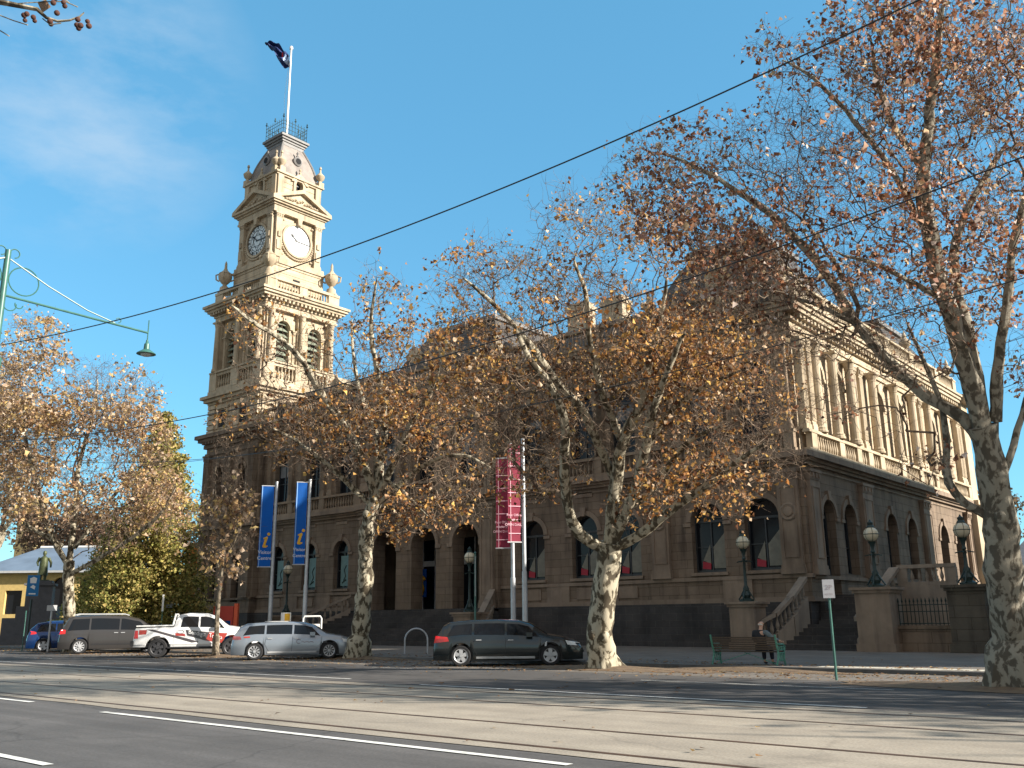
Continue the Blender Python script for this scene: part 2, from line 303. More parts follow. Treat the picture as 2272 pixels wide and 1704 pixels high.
# parts are modelled in world coordinates, so the root's own place is cancelled in their meshes
POFF=Vector((-40,41,0))
def part(name,mb,m,parent=PO,smooth=False):
    mb.v=[(v[0]-POFF.x,v[1]-POFF.y,v[2]-POFF.z) for v in mb.v]
    return mb.build(name,m,parent,smooth)
def arch_pts(uc,w,z0,zs,n=12,cw=True):
    r=w/2; p=[(uc-r,z0),(uc-r,zs)]+[(uc-r*math.cos(math.pi*i/n),zs+r*math.sin(math.pi*i/n)) for i in range(1,n)]+[(uc+r,zs),(uc+r,z0)]
    return p
def wall(mb,F,u0,u1,z0,z1,ops,dep=.5,d=0,n=12,flat=False,back=None):
    """ops: (uc,w,zsill,zspring[,flat]); front skin with reveals"""
    ops=sorted(ops); u=u0
    for op in ops:
        uc,w,za,zs=op[:4]; fl=len(op)>4; a,b=uc-w/2,uc+w/2
        if a>u+1e-6: mb.add([F(u,d,z0),F(a,d,z0),F(a,d,z1),F(u,d,z1)],[(0,1,2,3)])
        if za>z0+1e-6: mb.add([F(a,d,z0),F(b,d,z0),F(b,d,za),F(a,d,za)],[(0,1,2,3)]); mb.add([F(a,d,za),F(b,d,za),F(b,d-dep,za),F(a,d-dep,za)],[(0,1,2,3)])
        if fl: arc=[(a,zs),(b,zs)]
        else: arc=[(uc-w/2*math.cos(math.pi*i/n),zs+w/2*math.sin(math.pi*i/n)) for i in range(n+1)]
        for (p,q) in zip(arc,arc[1:]): 
            mb.add([F(p[0],d,p[1]),F(q[0],d,q[1]),F(q[0],d,z1),F(p[0],d,z1)],[(0,1,2,3)])
            mb.add([F(p[0],d,p[1]),F(q[0],d,q[1]),F(q[0],d-dep,q[1]),F(p[0],d-dep,p[1])],[(0,1,2,3)])
        for x in (a,b): mb.add([F(x,d,za),F(x,d-dep,za),F(x,d-dep,zs),F(x,d,zs)],[(0,1,2,3)])
        u=b
    if u<u1-1e-6: mb.add([F(u,d,z0),F(u1,d,z0),F(u1,d,z1),F(u,d,z1)],[(0,1,2,3)])
def ring(mb,F,uc,zs,r,t,d0,d1,n=14,key=True):
    for i in range(n):
        a,b=math.pi*i/n,math.pi*(i+1)/n
        P=lambda rr,an:(uc-rr*math.cos(an),zs+rr*math.sin(an))
        p=[P(r,a),P(r,b),P(r+t,b),P(r+t,a)]
        vs=[F(x,d1,z) for x,z in p]+[F(x,d0,z) for x,z in p]
        mb.add(vs,[(0,1,2,3),(0,4,5,1),(3,2,6,7)]+([(0,3,7,4)] if i==0 else [])+([(1,5,6,2)] if i==n-1 else []))
    if key:
        mb.slab([(uc-.11,zs+r-.05),(uc+.11,zs+r-.05),(uc+.19,zs+r+t+.16),(uc-.19,zs+r+t+.16)],F,d0,d1+.07)
def pilaster(mb,F,uc,w,z0,z1,p=.16,d=0,cap=True,flute=False,panel=False):
    bh=min(.45,(z1-z0)*.09); ch=min(.5,(z1-z0)*.1)
    mb.fb(F,uc-w/2,uc+w/2,d-.02,d+p,z0+bh,z1-ch)
    mb.fb(F,uc-w/2-.07,uc+w/2+.07,d-.02,d+p+.07,z0,z0+bh*.6); mb.fb(F,uc-w/2-.035,uc+w/2+.035,d-.02,d+p+.035,z0+bh*.6,z0+bh)
    mb.fb(F,uc-w/2-.03,uc+w/2+.03,d-.02,d+p+.03,z1-ch,z1-ch+.06)
    mb.fb(F,uc-w/2-.02,uc+w/2+.02,d-.02,d+p+.05,z1-ch+.06,z1-.14); mb.fb(F,uc-w/2-.1,uc+w/2+.1,d-.02,d+p+.1,z1-.14,z1)
    if cap:
        for k in (-1,0,1): mb.fb(F,uc+k*w*.34-.05,uc+k*w*.34+.05,d+p+.05,d+p+.11,z1-ch+.1,z1-.18)
    if flute:
        k=5
        for i in range(k):
            uu=uc-w/2+w*(i+.5)/k; mb.fb(F,uu-w*.06,uu+w*.06,d+p,d+p+.035,z0+bh+.1,z1-ch-.1)
    if panel:
        e=.13; 
        for (a,b,c_,dd) in ((uc-w/2+e,uc-w/2+e+.05,z0+bh+.3,z1-ch-.3),(uc+w/2-e-.05,uc+w/2-e,z0+bh+.3,z1-ch-.3)): mb.fb(F,a,b,d+p,d+p+.04,c_,dd)
        for zz in (z0+bh+.3,z1-ch-.35): mb.fb(F,uc-w/2+e+.05,uc+w/2-e-.05,d+p,d+p+.04,zz,zz+.05)
def column(mb,x,y,z0,z1,r):
    h=z1-z0
    mb.lathe((x,y,z0),[(r*1.35,0),(r*1.35,.1),(r*1.2,.14),(r*1.25,.22),(r*1.02,.3),(r,.34),(r*.98,h*.35),(r*.85,h-.5),(r*.95,h-.46),(r*.9,h-.42),(r*1.15,h-.2),(r*1.3,h-.12)],14)
    mb.box(x-r*1.35,x+r*1.35,y-r*1.35,y+r*1.35,z1-.12,z1)
BALP=[(.35,0),(.35,.06),(.2,.1),(.42,.3),(.42,.4),(.2,.72),(.17,.85),(.3,.9),(.3,1)]
def baluster(mb,x,y,z0,h,r=.16): mb.lathe((x,y,z0),[(a*r*2.2,b*h) for a,b in BALP],6)
def balustrade(mb,F,u0,u1,z0,h,d=0,t=.24,piers=(),pw=.45,sp=.26,r=.085):
    """run of balusters between rails; piers are solid blocks centred at the given u"""
    zb,ztop=z0+.16,z0+h-.16
    mb.fb(F,u0,u1,d-t/2-.02,d+t/2+.02,z0,zb); mb.fb(F,u0,u1,d-t/2-.06,d+t/2+.06,ztop,ztop+.10); mb.fb(F,u0,u1,d-t/2-.02,d+t/2+.02,ztop+.10,z0+h)
    ps=sorted(piers)
    for p in ps: mb.fb(F,p-pw/2,p+pw/2,d-t/2-.025,d+t/2+.03,zb,ztop)
    edges=[u0]+[e for p in ps for e in (p-pw/2,p+pw/2)]+[u1]
    for a,b in zip(edges[0::2],edges[1::2]):
        L_=b-a
        if L_<.3: continue
        k=max(1,int(L_/sp)); 
        for i in range(k):
            q=F(a+L_*(i+.5)/k,d,zb); baluster(mb,q[0],q[1],zb,ztop-zb,r)
def window(F,uc,w,z0,zs,d,parent=PO,flat=False,bars=True,name='window',gm=None,louvre=False):
    g=MB(); pts=arch_pts(uc,w,z0,zs) if not flat else [(uc-w/2,z0),(uc-w/2,zs),(uc+w/2,zs),(uc+w/2,z0)]
    g.add([F(u,d,z) for u,z in pts],[tuple(range(len(pts)))])
    o=part(name,g,gm or MAT['glass'],parent)
    b=MB(); t=.07
    b.fb(F,uc-w/2,uc-w/2+t,d+.003,d+.07,z0,zs); b.fb(F,uc+w/2-t,uc+w/2,d+.003,d+.07,z0,zs); b.fb(F,uc-w/2+t,uc+w/2-t,d+.003,d+.07,z0,z0+.12)
    if not flat: ring(b,F,uc,zs,w/2-t,t-.004,d+.004,d+.07,key=False)
    b.fb(F,uc-w/2+t,uc+w/2-t,d+.003,d+.075,zs-.05,zs+.06)
    if bars:
        b.fb(F,uc-.035,uc+.035,d+.003,d+.065,z0+.12,zs-.05)
        if (zs-z0)>2: b.fb(F,uc-w/2+t,uc-.035,d+.003,d+.06,(z0+zs)/2-.03,(z0+zs)/2+.03); b.fb(F,uc+.035,uc+w/2-t,d+.003,d+.06,(z0+zs)/2-.03,(z0+zs)/2+.03)
    q=MB(); q.v=b.v; q.f=b.f; q.m=b.m
    part('frame',q,MAT['frame'],o)
    return o
# frames: u runs along +x on the street face, along +y on the side face
Ffront=frame(0,YB,1,0,0,-1)
Fside=frame(-17,0,0,1,1,0)
Z1,Z2,ZC,ZT=8.55,9.85,15.2,16.1
segs=[('left wing',-59.4,-47.6,0,[-57.0,-53.3,-49.85]),('entrance',-47.6,-35.5,.35,[-45.1,-41.55,-38.0]),('mid wing',-35.5,-25.3,0,[-33.2,-29.55,-26.9]),('corner pavilion',-25.3,-17,.3,[-22.0,-19.15])]
GW=dict(); 
wl=MB(); wu=MB(); tr=MB(); tru=MB(); pl=MB(); bal=MB()
OW=[];UW=[]
for nm,a,b,p,cs in segs:
    big=nm=='entrance'
    ops=[(c,2.15,2.1,5.95) for c in cs] if big else [(c,1.75 if nm!='left wing' else 1.55,3.55,6.0) for c in cs]
    wall(wl,Ffront,a,b,2.1,Z1,ops,dep=1.0 if big else .42,d=p)
    for x in (a,b):
        if p>0 and x!=-17: wl.add([Ffront(x,p,2.1),Ffront(x,0,2.1),Ffront(x,0,Z1),Ffront(x,p,Z1)],[(0,1,2,3)]); wu.add([Ffront(x,p,Z1),Ffront(x,0,Z1),Ffront(x,0,ZT),Ffront(x,p,ZT)],[(0,1,2,3)])
    ops2=[(c,1.6,9.95,12.75) for c in cs]
    wall(wu,Ffront,a,b,Z1,ZT,ops2,dep=.45,d=p)
    for c in cs:
        if not big: OW.append((Ffront,c,ops[0][1],3.55,6.0,p-.42,nm))
        UW.append((Ffront,c,1.6,9.95,12.75,p-.45))
        w0=ops[0][1]
        ring(tr,Ffront,c,5.95 if big else 6.0,w0/2,.26,p,p+.07)
        ring(tru,Ffront,c,12.75,.8,.22,p,p+.07)
        for sx in (-1,1):
            tr.fb(Ffront,min(c+sx*w0/2,c+sx*(w0/2+.42)),max(c+sx*w0/2,c+sx*(w0/2+.42)),p-.02,p+.09,5.72 if big else 5.78,5.95)
            tru.fb(Ffront,min(c+sx*.8,c+sx*1.12),max(c+sx*.8,c+sx*1.12),p-.02,p+.09,12.55,12.73)
        if not big: tr.fb(Ffront,c-w0/2-.12,c+w0/2+.12,p,p+.12,3.4,3.55)
        # first-floor columns beside each window
        for sx in (-1,1): pilaster(tru,Ffront,c+sx*1.32,.36,9.9,14.35,.16,p,flute=True)
        # carved console and plaque between floors
        tr.fb(Ffront,c-.6,c+.6,p,p+.05,7.85,8.1)
    # string bands
    for (z0,z1_,pp) in ((2.1,2.32,.14),(3.15,3.32,.10),(8.05,8.13,.05),(8.28,8.42,.18),(8.42,Z1,.32),(Z1,8.82,.55)):
        e=pp if b==-17 else 0
        if big and z0<3.4: continue
        tr.box(a,b+e,YB-p-pp,YB+.02,z0,z1_)
    for (z0,z1_,pp) in ((14.4,14.55,.10),(14.75,14.85,.08),(15.2,15.33,.18),(15.55,15.75,.52),(15.75,15.95,.62),(15.95,ZT,.72)):
        e=pp if b==-17 else 0
        tru.box(a,b+e,YB-p-pp,YB+.02,z0,z1_)
    k=int((b-a)/.42)
    for i in range(k): u=a+(b-a)*(i+.5)/k; tru.fb(Ffront,u-.11,u+.11,p+.02,p+.42,15.33,15.55)
    # pilasters at segment ends
    for x,s_ in ((a,1),(b,-1)):
        if nm in('corner pavilion','entrance') :
            pilaster(tr,Ffront,x+s_*.72,1.0,3.32 if not big else 2.1,8.05,.2,p,panel=True); pilaster(tru,Ffront,x+s_*.6,.7,9.9,14.35,.24,p,flute=True)
            q=Ffront(x+s_*.72,p+.2,6.1)
            if not big: tr.lathe((q[0],q[1],q[2]),[(.001,-.12),(.2,-.1),(.24,-.04),(.36,-.08),(.42,-.03),(.42,0)],14,axis='y')
    # first-floor balcony balustrade and roof parapet
    mids=[(cs[i]+cs[i+1])/2 for i in range(len(cs)-1)]
    BL=MB(); balustrade(BL,Ffront,a,b,8.82,1.05,d=p+.36,piers=[a+.3]+mids+[b-.3],pw=.5); part('balustrade',BL,MAT['ushaded_trim'])
    BL=MB(); balustrade(BL,Ffront,a,b,ZT,1.15,d=p+.2,piers=[a+.35]+mids+[b-.35],pw=.6); part('balustrade',BL,MAT['ushaded_trim'])
    # apron below the ground-floor windows: blind balusters or panels
    if not big:
        for c in cs:
            if nm=='corner pavilion':
                kk=7
                for i in range(kk): q=Ffront(c-.75+1.5*(i+.5)/kk,p+.05,2.36); baluster(bal,q[0],q[1],2.36,.76,.075)
            else: tr.fb(Ffront,c-.6,c+.6,p,p+.05,2.45,3.05)
        for x in mids: tr.fb(Ffront,x-.75,x+.75,p,p+.08,2.32,3.15)
    # dark plinth
    pl.box(a,b,YB-p-.3,YB+.3,-.05,2.1)
    if not big: pl.box(a,b,YB-p-.42,YB-p-.3,-.05,.45)
    if not big:
        for c in cs: pl.box(c-.35,c+.35,YB-p-.305,YB-p-.303,1.0,1.25)
part('upper_wall',wu,MAT['ushaded']); part('cornice',tru,MAT['ushaded_trim']); wu=MB(); tru=MB(); bal=MB()
# side face
ys=[43.4,46.0,52.1,55.5,61.6,64.9]
ops=[(c,1.6,3.4,6.05) for c in ys]; ops[0]=(43.4,1.5,2.4,6.05)
wall(wl,Fside,YB-.3,67.6,2.1,Z1,ops,dep=.5)
wall(wu,Fside,YB-.3,67.6,Z1,ZT,[(c,1.5,9.95,12.9) for c in ys],dep=.6)
for c in ys:
    ring(tr,Fside,c,6.05,.8,.24,0,.08); ring(tru,Fside,c,12.9,.75,.24,0,.09)
    for sx in (-1,1):
        tr.fb(Fside,min(c+sx*.8,c+sx*1.15),max(c+sx*.8,c+sx*1.15),-.02,.09,5.85,6.03)
        tru.fb(Fside,min(c+sx*.75,c+sx*1.05),max(c+sx*.75,c+sx*1.05),-.02,.12,12.7,12.88)
    OW.append((Fside,c,1.5 if c==43.4 else 1.6,2.4 if c==43.4 else 3.4,6.05,-.5,'side')); UW.append((Fside,c,1.5,9.95,12.9,-.6))
for (z0,z1_,pp) in ((2.1,2.3,.14),(3.1,3.26,.10),(8.05,8.13,.05),(8.28,8.42,.18),(8.42,Z1,.32),(Z1,8.82,.55)):
    tr.box(-17.02,-17+pp,YB+.02,67.6+pp,z0,z1_)
for (z0,z1_,pp) in ((14.4,14.55,.10),(14.75,14.85,.08),(15.2,15.33,.18),(15.55,15.75,.52),(15.75,15.95,.62),(15.95,ZT,.72)):
    tru.box(-17.02,-17+pp,YB+.02,67.6+pp,z0,z1_)
for i in range(62): u=YB+.2+i*.43; tru.fb(Fside,u-.11,u+.11,.02,.42,15.33,15.55)
for y,w in ((41.55,1.5),(48.3,1.9),(58.2,2.0),(67.0,1.1)):
    pilaster(tr,Fside,y,w*.75,3.26,8.05,.22,0,panel=True)
    pilaster(tru,Fside,y-w*.26,.5,9.9,14.35,.3,0,flute=True); pilaster(tru,Fside,y+w*.26,.5,9.9,14.35,.3,0,flute=True)
for y in (44.7,53.8,63.25,50.35,60.0,42.5,47.0,57.0):
    q=Fside(y,.36,8.82); 
    column(tru,q[0],q[1],9.9,14.35,.25)
pl2=[]
BL=MB(); balustrade(BL,Fside,YB-.3,67.6,8.82,1.05,d=.36,piers=[41.3,44.7,47,48.6,50.35,53.8,57,58.6,60,63.25,67.2],pw=.62); part('balustrade',BL,MAT['trim'])
BL=MB(); balustrade(BL,Fside,YB,67.6,ZT,1.15,d=.2,piers=[41.2,44.7,48.3,53.8,58.2,63.25,67.2],pw=.7); part('balustrade',BL,MAT['trim'])
pl.box(-17.3,-16.7,YB+.3,67.6,-.05,2.1)
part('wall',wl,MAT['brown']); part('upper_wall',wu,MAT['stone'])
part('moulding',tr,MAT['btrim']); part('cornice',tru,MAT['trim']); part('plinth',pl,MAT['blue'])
# end of the side wing, catching the sun
mb=MB(); mb.box(-17.35,-16.4,67.6,69.2,.5,8.6); mb.box(-17.4,-16.2,67.6,69.4,8.6,8.9); mb.box(-17.3,-16.5,67.6,69,8.9,15.6); mb.box(-17.5,-16,67.55,69.6,15.6,16.2); part('end_pier',mb,MAT['trim'])
# back and hidden sides close the volume
mb=MB(); mb.add([(-59.4,67.6,0),(-17,67.6,0),(-17,67.6,16.1),(-59.4,67.6,16.1)],[(0,1,2,3)]); mb.add([(-59.4,48,0),(-59.4,67.6,0),(-59.4,67.6,16.1),(-59.4,48,16.1)],[(0,1,2,3)])
mb.add([(-59.4,41,16.05),(-17,41,16.05),(-17,67.6,16.05),(-59.4,67.6,16.05)],[(0,1,2,3)]); part('rear_wall',mb,MAT['brown'])
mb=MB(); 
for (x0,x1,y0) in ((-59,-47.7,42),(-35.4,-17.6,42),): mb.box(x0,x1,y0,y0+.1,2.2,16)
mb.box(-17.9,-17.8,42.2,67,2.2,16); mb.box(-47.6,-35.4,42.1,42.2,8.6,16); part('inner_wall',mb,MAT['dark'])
for F,c,w,z0,zs,d,nm in OW:
    o=window(F,c,w,z0,zs,d)
    if nm=='left wing':
        p=MB(); p.fb(F,c-.38,c+.42,d+.08,d+.09,3.75,5.75); part('poster',p,mat('pale_teal_window_poster',(.14,.24,.24),.5,var=.2),o)
        p=MB(); p.tube([F(c-.05,d+.1,4.1),F(c+.15,d+.1,4.4),F(c,d+.1,4.8),F(c+.2,d+.1,5.1)],.03,5); p.tube([F(c-.2,d+.1,3.95),F(c+.2,d+.1,4.15)],.04,5); part('poster_motif',p,MAT['iron'],o)
    if nm in('mid wing','corner pavilion'):
        p=MB(); p.add([F(c+.08,d+.08,3.75),F(c+w/2-.08,d+.08,3.75),F(c+w/2-.08,d+.08,5.5),F(c+.08,d+.08,4.75)],[(0,1,2,3)])
        p.add([F(c-.5,d+.08,4.15),F(c-.08,d+.08,3.95),F(c-.08,d+.08,4.9)],[(0,1,2)]); part('poster',p,mat('pale_window_display',(.20,.19,.15),.6,var=.3,vscale=3),o)
        p=MB(); p.add([F(c-.55,d+.09,3.75),F(c-.1,d+.09,3.7),F(c-.08,d+.09,4.0),F(c-.52,d+.09,4.1)],[(0,1,2,3)]); part('red_notice',p,mat('red_window_notice',(.32,.012,.03),.6),o)
for i,(F,c,w,z0,zs,d) in enumerate(UW):
    o=window(F,c,w,z0,zs,d)
    if i%3!=1:
        hh=(.9,1.4,.5,1.9)[i%4]; p=MB(); p.fb(F,c-w/2+.1,c+w/2-.1,d+.01,d+.02,zs-hh,zs); part('blind',p,MAT['blind'],o)
# porch behind the three entrance arches
mb=MB(); mb.box(-47.4,-35.7,44.2,44.3,2.0,8.5); mb.box(-47.5,-47.4,41.7,44.3,2.0,8.5); mb.box(-35.7,-35.6,41.7,44.3,2.0,8.5); mb.box(-47.5,-35.6,41.66,44.2,8.0,8.1); part('porch',mb,MAT['btrim'])
mb=MB(); 
for c in (-45.1,-41.55,-38.0): mb.box(c-1.25,c+1.25,44.12,44.16,2.05,6.6)
part('entrance_door',mb,MAT['glass'])
mb=MB()
for c in (-45.1,-41.55,-38.0):
    for u in (-1.25,0,1.15): mb.box(c+u,c+u+.1,44.02,44.11,2.05,6.6)
    mb.box(c-1.25,c+1.25,44.0,44.1,4.9,5.25)
part('door_frame',mb,MAT['lite'])
o=MB(); o.box(-47.6,-35.5,40.3,44.3,1.9,2.05); part('porch_floor',o,MAT['blue'])
# entrance steps: flared flight between raking balustrades
st=MB(); ns=12
for i in range(ns):
    y0=36.6+i*.33; z1_=.12+(i+1)*(1.93-.12)/ns; f=i/ns; 
    xl=-50.6+f*2.6; xr=-34.3-f*1.3
    st.box(xl,xr,y0,40.62 if i==ns-1 else y0+.345,-.02 if i==0 else z1_-.45,z1_)
part('entrance_steps',st,MAT['blue'])
def rake(mb,p0,p1,h=.95,z0=.1,z1_=2.0,n=12,t=.28):
    """raking balustrade from ground point p0 up to p1"""
    a=Vector((p0[0],p0[1],z0)); b=Vector((p1[0],p1[1],z1_)); d=(b-a); dd=Vector((d.x,d.y,0)).normalized(); nn=Vector((-dd.y,dd.x,0))*t/2
    def bar(za,zb,k=1,):
        lo=[a+nn*k+Vector((0,0,za)),a-nn*k+Vector((0,0,za)),b-nn*k+Vector((0,0,za)),b+nn*k+Vector((0,0,za))]
        mb.hexa(lo+[q+Vector((0,0,zb-za)) for q in lo])
    lo=[Vector((a.x,a.y,-.05))+nn,Vector((a.x,a.y,-.05))-nn,Vector((b.x,b.y,-.05))-nn,Vector((b.x,b.y,-.05))+nn]
    hi=[a+nn+Vector((0,0,.25)),a-nn+Vector((0,0,.25)),b-nn+Vector((0,0,.25)),b+nn+Vector((0,0,.25))]
    mb.hexa(lo+hi); bar(h,h+.17,1.25)
    for i in range(n):
        q=a.lerp(b,(i+.5)/n); baluster(mb,q.x,q.y,q.z+.25,h-.25,.1)
for a_,b_ in (((-50.9,37.2),(-48.0,40.4)),((-34.1,37.2),(-35.7,40.4))):
    bs=MB(); rake(bs,a_,b_); part('stair_balustrade',bs,MAT['stair'])
bs=MB()
# corner stair beside the side face: curved lower run then straight
path=[(-19.6,38.3),(-19.0,38.15),(-18.4,38.2),(-17.9,38.6),(-17.45,39.3),(-17.2,40.3)]
zz=[.12,.12,.2,.5,1.2,2.05]
for i in range(len(path)-1): rake(bs,path[i],path[i+1],z0=zz[i],z1_=zz[i+1],n=2 if i<3 else 4,t=.34)
part('stair_balustrade',bs,MAT['stair']); bs=MB(); rake(bs,(-14.2,38.4),(-14.0,42.6),z0=.3,z1_=2.4,n=8,t=.34); part('stair_balustrade',bs,MAT['stair'])
bs=MB(); bs.box(-13.8,-11.6,42.6,43.0,0,2.7); balustrade(bs,frame(0,42.6,1,0,0,-1),-13.9,-11.5,2.7,.9,d=-.2,piers=(-13.7,-11.7)); part('landing_wall',bs,MAT['stair'])
bs=MB(); bs.box(-11.6,-11.3,43.0,60,0,2.2); part('area_wall',bs,MAT['btrim'])
st=MB(); ns=15
for i in range(ns):
    y0=38.2+i*.31; z1_=(i+1)*2.4/ns; xl=-17.9+min(1,i/6)*.7 if y0<40.2 else -16.7
    st.box(xl,-14.3,y0,y0+.33 if i<ns-1 else 47.2,-.02 if i<3 else z1_-.5,z1_)
part('corner_steps',st,MAT['blue'])
# roofs
def mansard(x0,x1,y0,y1,z0,z1_,ins,n=7,curve=.55,flat=True):
    mb=MB(); vs=[]; 
    for i in range(n+1):
        t=i/n; k=ins*(t**(1/curve) if curve<1 else t); k=ins*(1-math.cos(t*math.pi/2)) if curve==.55 else ins*t
        z=z0+(z1_-z0)*t; vs+=[(x0+k,y0+k,z),(x1-k,y0+k,z),(x1-k,y1-k,z),(x0+k,y1-k,z)]
    fs=[(i*4+j,i*4+(j+1)%4,(i+1)*4+(j+1)%4,(i+1)*4+j) for i in range(n) for j in range(4)]+[(n*4,n*4+1,n*4+2,n*4+3)]
    mb.add(vs,fs); return mb
def roof(x0,x1,y0,y1,z0,z1_,ins,crest=True,curve=.55):
    o=part('mansard_roof',mansard(x0,x1,y0,y1,z0,z1_,ins,curve=curve),MAT['slate'],smooth=False)
    c=MB(); a,b,c0,d0=x0+ins,x1-ins,y0+ins,y1-ins
    c.box(a-.25,b+.25,c0-.25,d0+.25,z1_-.05,z1_+.22); part('roof_kerb',c,MAT['lead'],o)
    if crest:
        g=MB()
        for (p,q) in (((a,c0),(b,c0)),((b,c0),(b,d0))):
            L_=math.dist(p,q); k=int(L_/.32)
            for i in range(k+1):
                x=p[0]+(q[0]-p[0])*i/k; y=p[1]+(q[1]-p[1])*i/k
                g.tube([(x,y,z1_+.2),(x,y,z1_+.85+(.25 if i%3==0 else 0))],.02,4)
                if i<k:
                    x2=p[0]+(q[0]-p[0])*(i+.5)/k; y2=p[1]+(q[1]-p[1])*(i+.5)/k
                    g.tube([(x,y,z1_+.45),(x2,y2,z1_+.7),(p[0]+(q[0]-p[0])*(i+1)/k,p[1]+(q[1]-p[1])*(i+1)/k,z1_+.45)],.018,4)
            for zz in (.35,.78): g.tube([(*p,z1_+zz),(*q,z1_+zz)],.022,4)
        part('cresting',g,MAT['cresting'],o)
    return o
roof(-59.3,-46.3,42.2,50,16.2,18.6,1.6); roof(-45.9,-36.2,41.6,51,16.4,20.6,1.9); roof(-35.8,-25,42.4,50,16.2,18.4,1.8,False); roof(-24.9,-17.5,41.5,49,16.4,20.8,1.7); roof(-24,-17.6,58.6,67,16.4,20.2,1.6,False)
for (x,y) in ((-47.4,41.6),(-36.1,41.4),(-25.1,41.4),(-17.3,41.2),(-16.95,48.3),(-16.95,58.2),(-16.95,67)):
    mb=MB(); mb.lathe((x,y,17.2),[(.32,0),(.32,.12),(.14,.2),(.1,.34),(.34,.55),(.38,.75),(.2,.95),(.1,1.05),(.14,1.15),(.02,1.5)],10); part('urn',mb,MAT['trim'])
for (x,y,h) in ((-32.2,45,20.6),(-29.6,45,20.4),(-26.2,52,20.8),(-50,52,20.5)):
    mb=MB(); mb.box(x-.75,x+.75,y-.45,y+.45,16,h-.5); mb.box(x-.85,x+.85,y-.55,y+.55,h-.5,h-.25); mb.box(x-.7,x+.7,y-.4,y+.4,h-.25,h); part('chimney',mb,MAT['trim'])
# dormers
for (x,y,z) in ((-41,42.0,17.1),(-21.2,41.9,17.1),(-44.4,42.3,17.4),(-53,42.6,16.9)):
    mb=MB(); F=frame(x,y,1,0,0,-1); wall(mb,F,-.7,.7,z-.3,z+1.6,[(0,.7,z,z+.8)],dep=.3); mb.box(x-.7,x+.7,y+.3,y+1.4,z-.3,z+1.6); ring(mb,F,0,z+.8,.36,.2,0,.08); mb.slab([(-.85,z+1.6),(.85,z+1.6),(0,z+2.2)],F,-1.2,.12); mb.lathe((x,y-.05,z+2.1),[(.1,0),(.13,.15),(.05,.3),(.02,.7)],8)
    o=part('dormer',mb,MAT['trim']); window(F,0,.7,z,z+.8,-.28,o,bars=False,name='pane')
# ================================================================== clock tower
TX,TY=-62.95,43.95
TW=MB(); TT=MB(); TB=MB(); TD=MB()
H0=3.5
def sq(mb,h,z0,z1_): mb.box(TX-h,TX+h,TY-h,TY+h,z0,z1_)
def faces(h): return [frame(TX,TY-h,1,0,0,-1),frame(TX+h,TY,0,1,1,0),frame(TX,TY+h,-1,0,0,1),frame(TX-h,TY,0,-1,-1,0)]
sq(TD,H0+.35,-.05,1.5); sq(TD,H0+.2,1.5,2.1)
for F in faces(H0)[:2]+faces(H0)[3:]:
    wall(TB,F,-H0,H0,2.1,Z1,[(-1.55,.95,2.9,6.0),(1.55,.95,2.9,6.0)],dep=.5)
    wall(TB,F,-H0,H0,Z1,15.3,[(-1.55,.95,9.9,12.9),(1.55,.95,9.9,12.9)],dep=.5)
    for u in (-3.05,0,3.05): pilaster(TB,F,u,.75,3.2,8.05,.2); pilaster(TB,F,u,.75,9.6,14.4,.25,flute=True)
    for u in (-1.55,1.55): ring(TB,F,u,6,.475,.2,0,.07); ring(TB,F,u,12.9,.475,.2,0,.07)
sq(TD,H0-.6,2.1,15.3)
for (p,z0,z1_) in ((.14,2.1,2.35),(.1,3.05,3.2),(.2,8.1,8.4),(.45,8.4,8.85),(.25,8.85,9.55),(.1,14.4,14.6),(.2,15.0,15.3),(.55,15.5,15.75),(.75,15.75,16.05)): sq(TB,H0+p,z0,z1_)
sq(TB,H0+.05,15.3,15.5)
for F in faces(H0)[:2]:
    for i in range(17): u=-3.4+i*.425; TB.fb(F,u-.11,u+.11,.02,.5,15.3,15.5)
# rusticated stage
z=16.05
sq(TW,H0-.02,16.05,18.6)
for i in range(6): sq(TW,H0+.05,16.08+i*.42,16.42+i*.42)
for F in faces(H0)[:2]:
    for u in (-2.95,2.95):
        for i in range(6): TW.fb(F,u-.5,u+.5,.05,.22,16.08+i*.42,16.42+i*.42)
for F in faces(H0+.052)[:2]:
    for u in (-1.45,1.45):
        w_=MB(); w_.fb(F,u-.55,u+.55,0,.01,16.6,18.0); part('recess_panel',w_,MAT['dark'])
        for x in (-.7,.58): TT.fb(F,u+x,u+x+.12,0,.1,16.5,18.1)
        TT.fb(F,u-.8,u+.8,0,.14,18.1,18.28)
for (p,z0,z1_) in ((.15,18.6,18.8),(.4,18.8,19.05),(.62,19.05,19.3),(.2,19.3,19.75)): sq(TT,H0+p,z0,z1_)
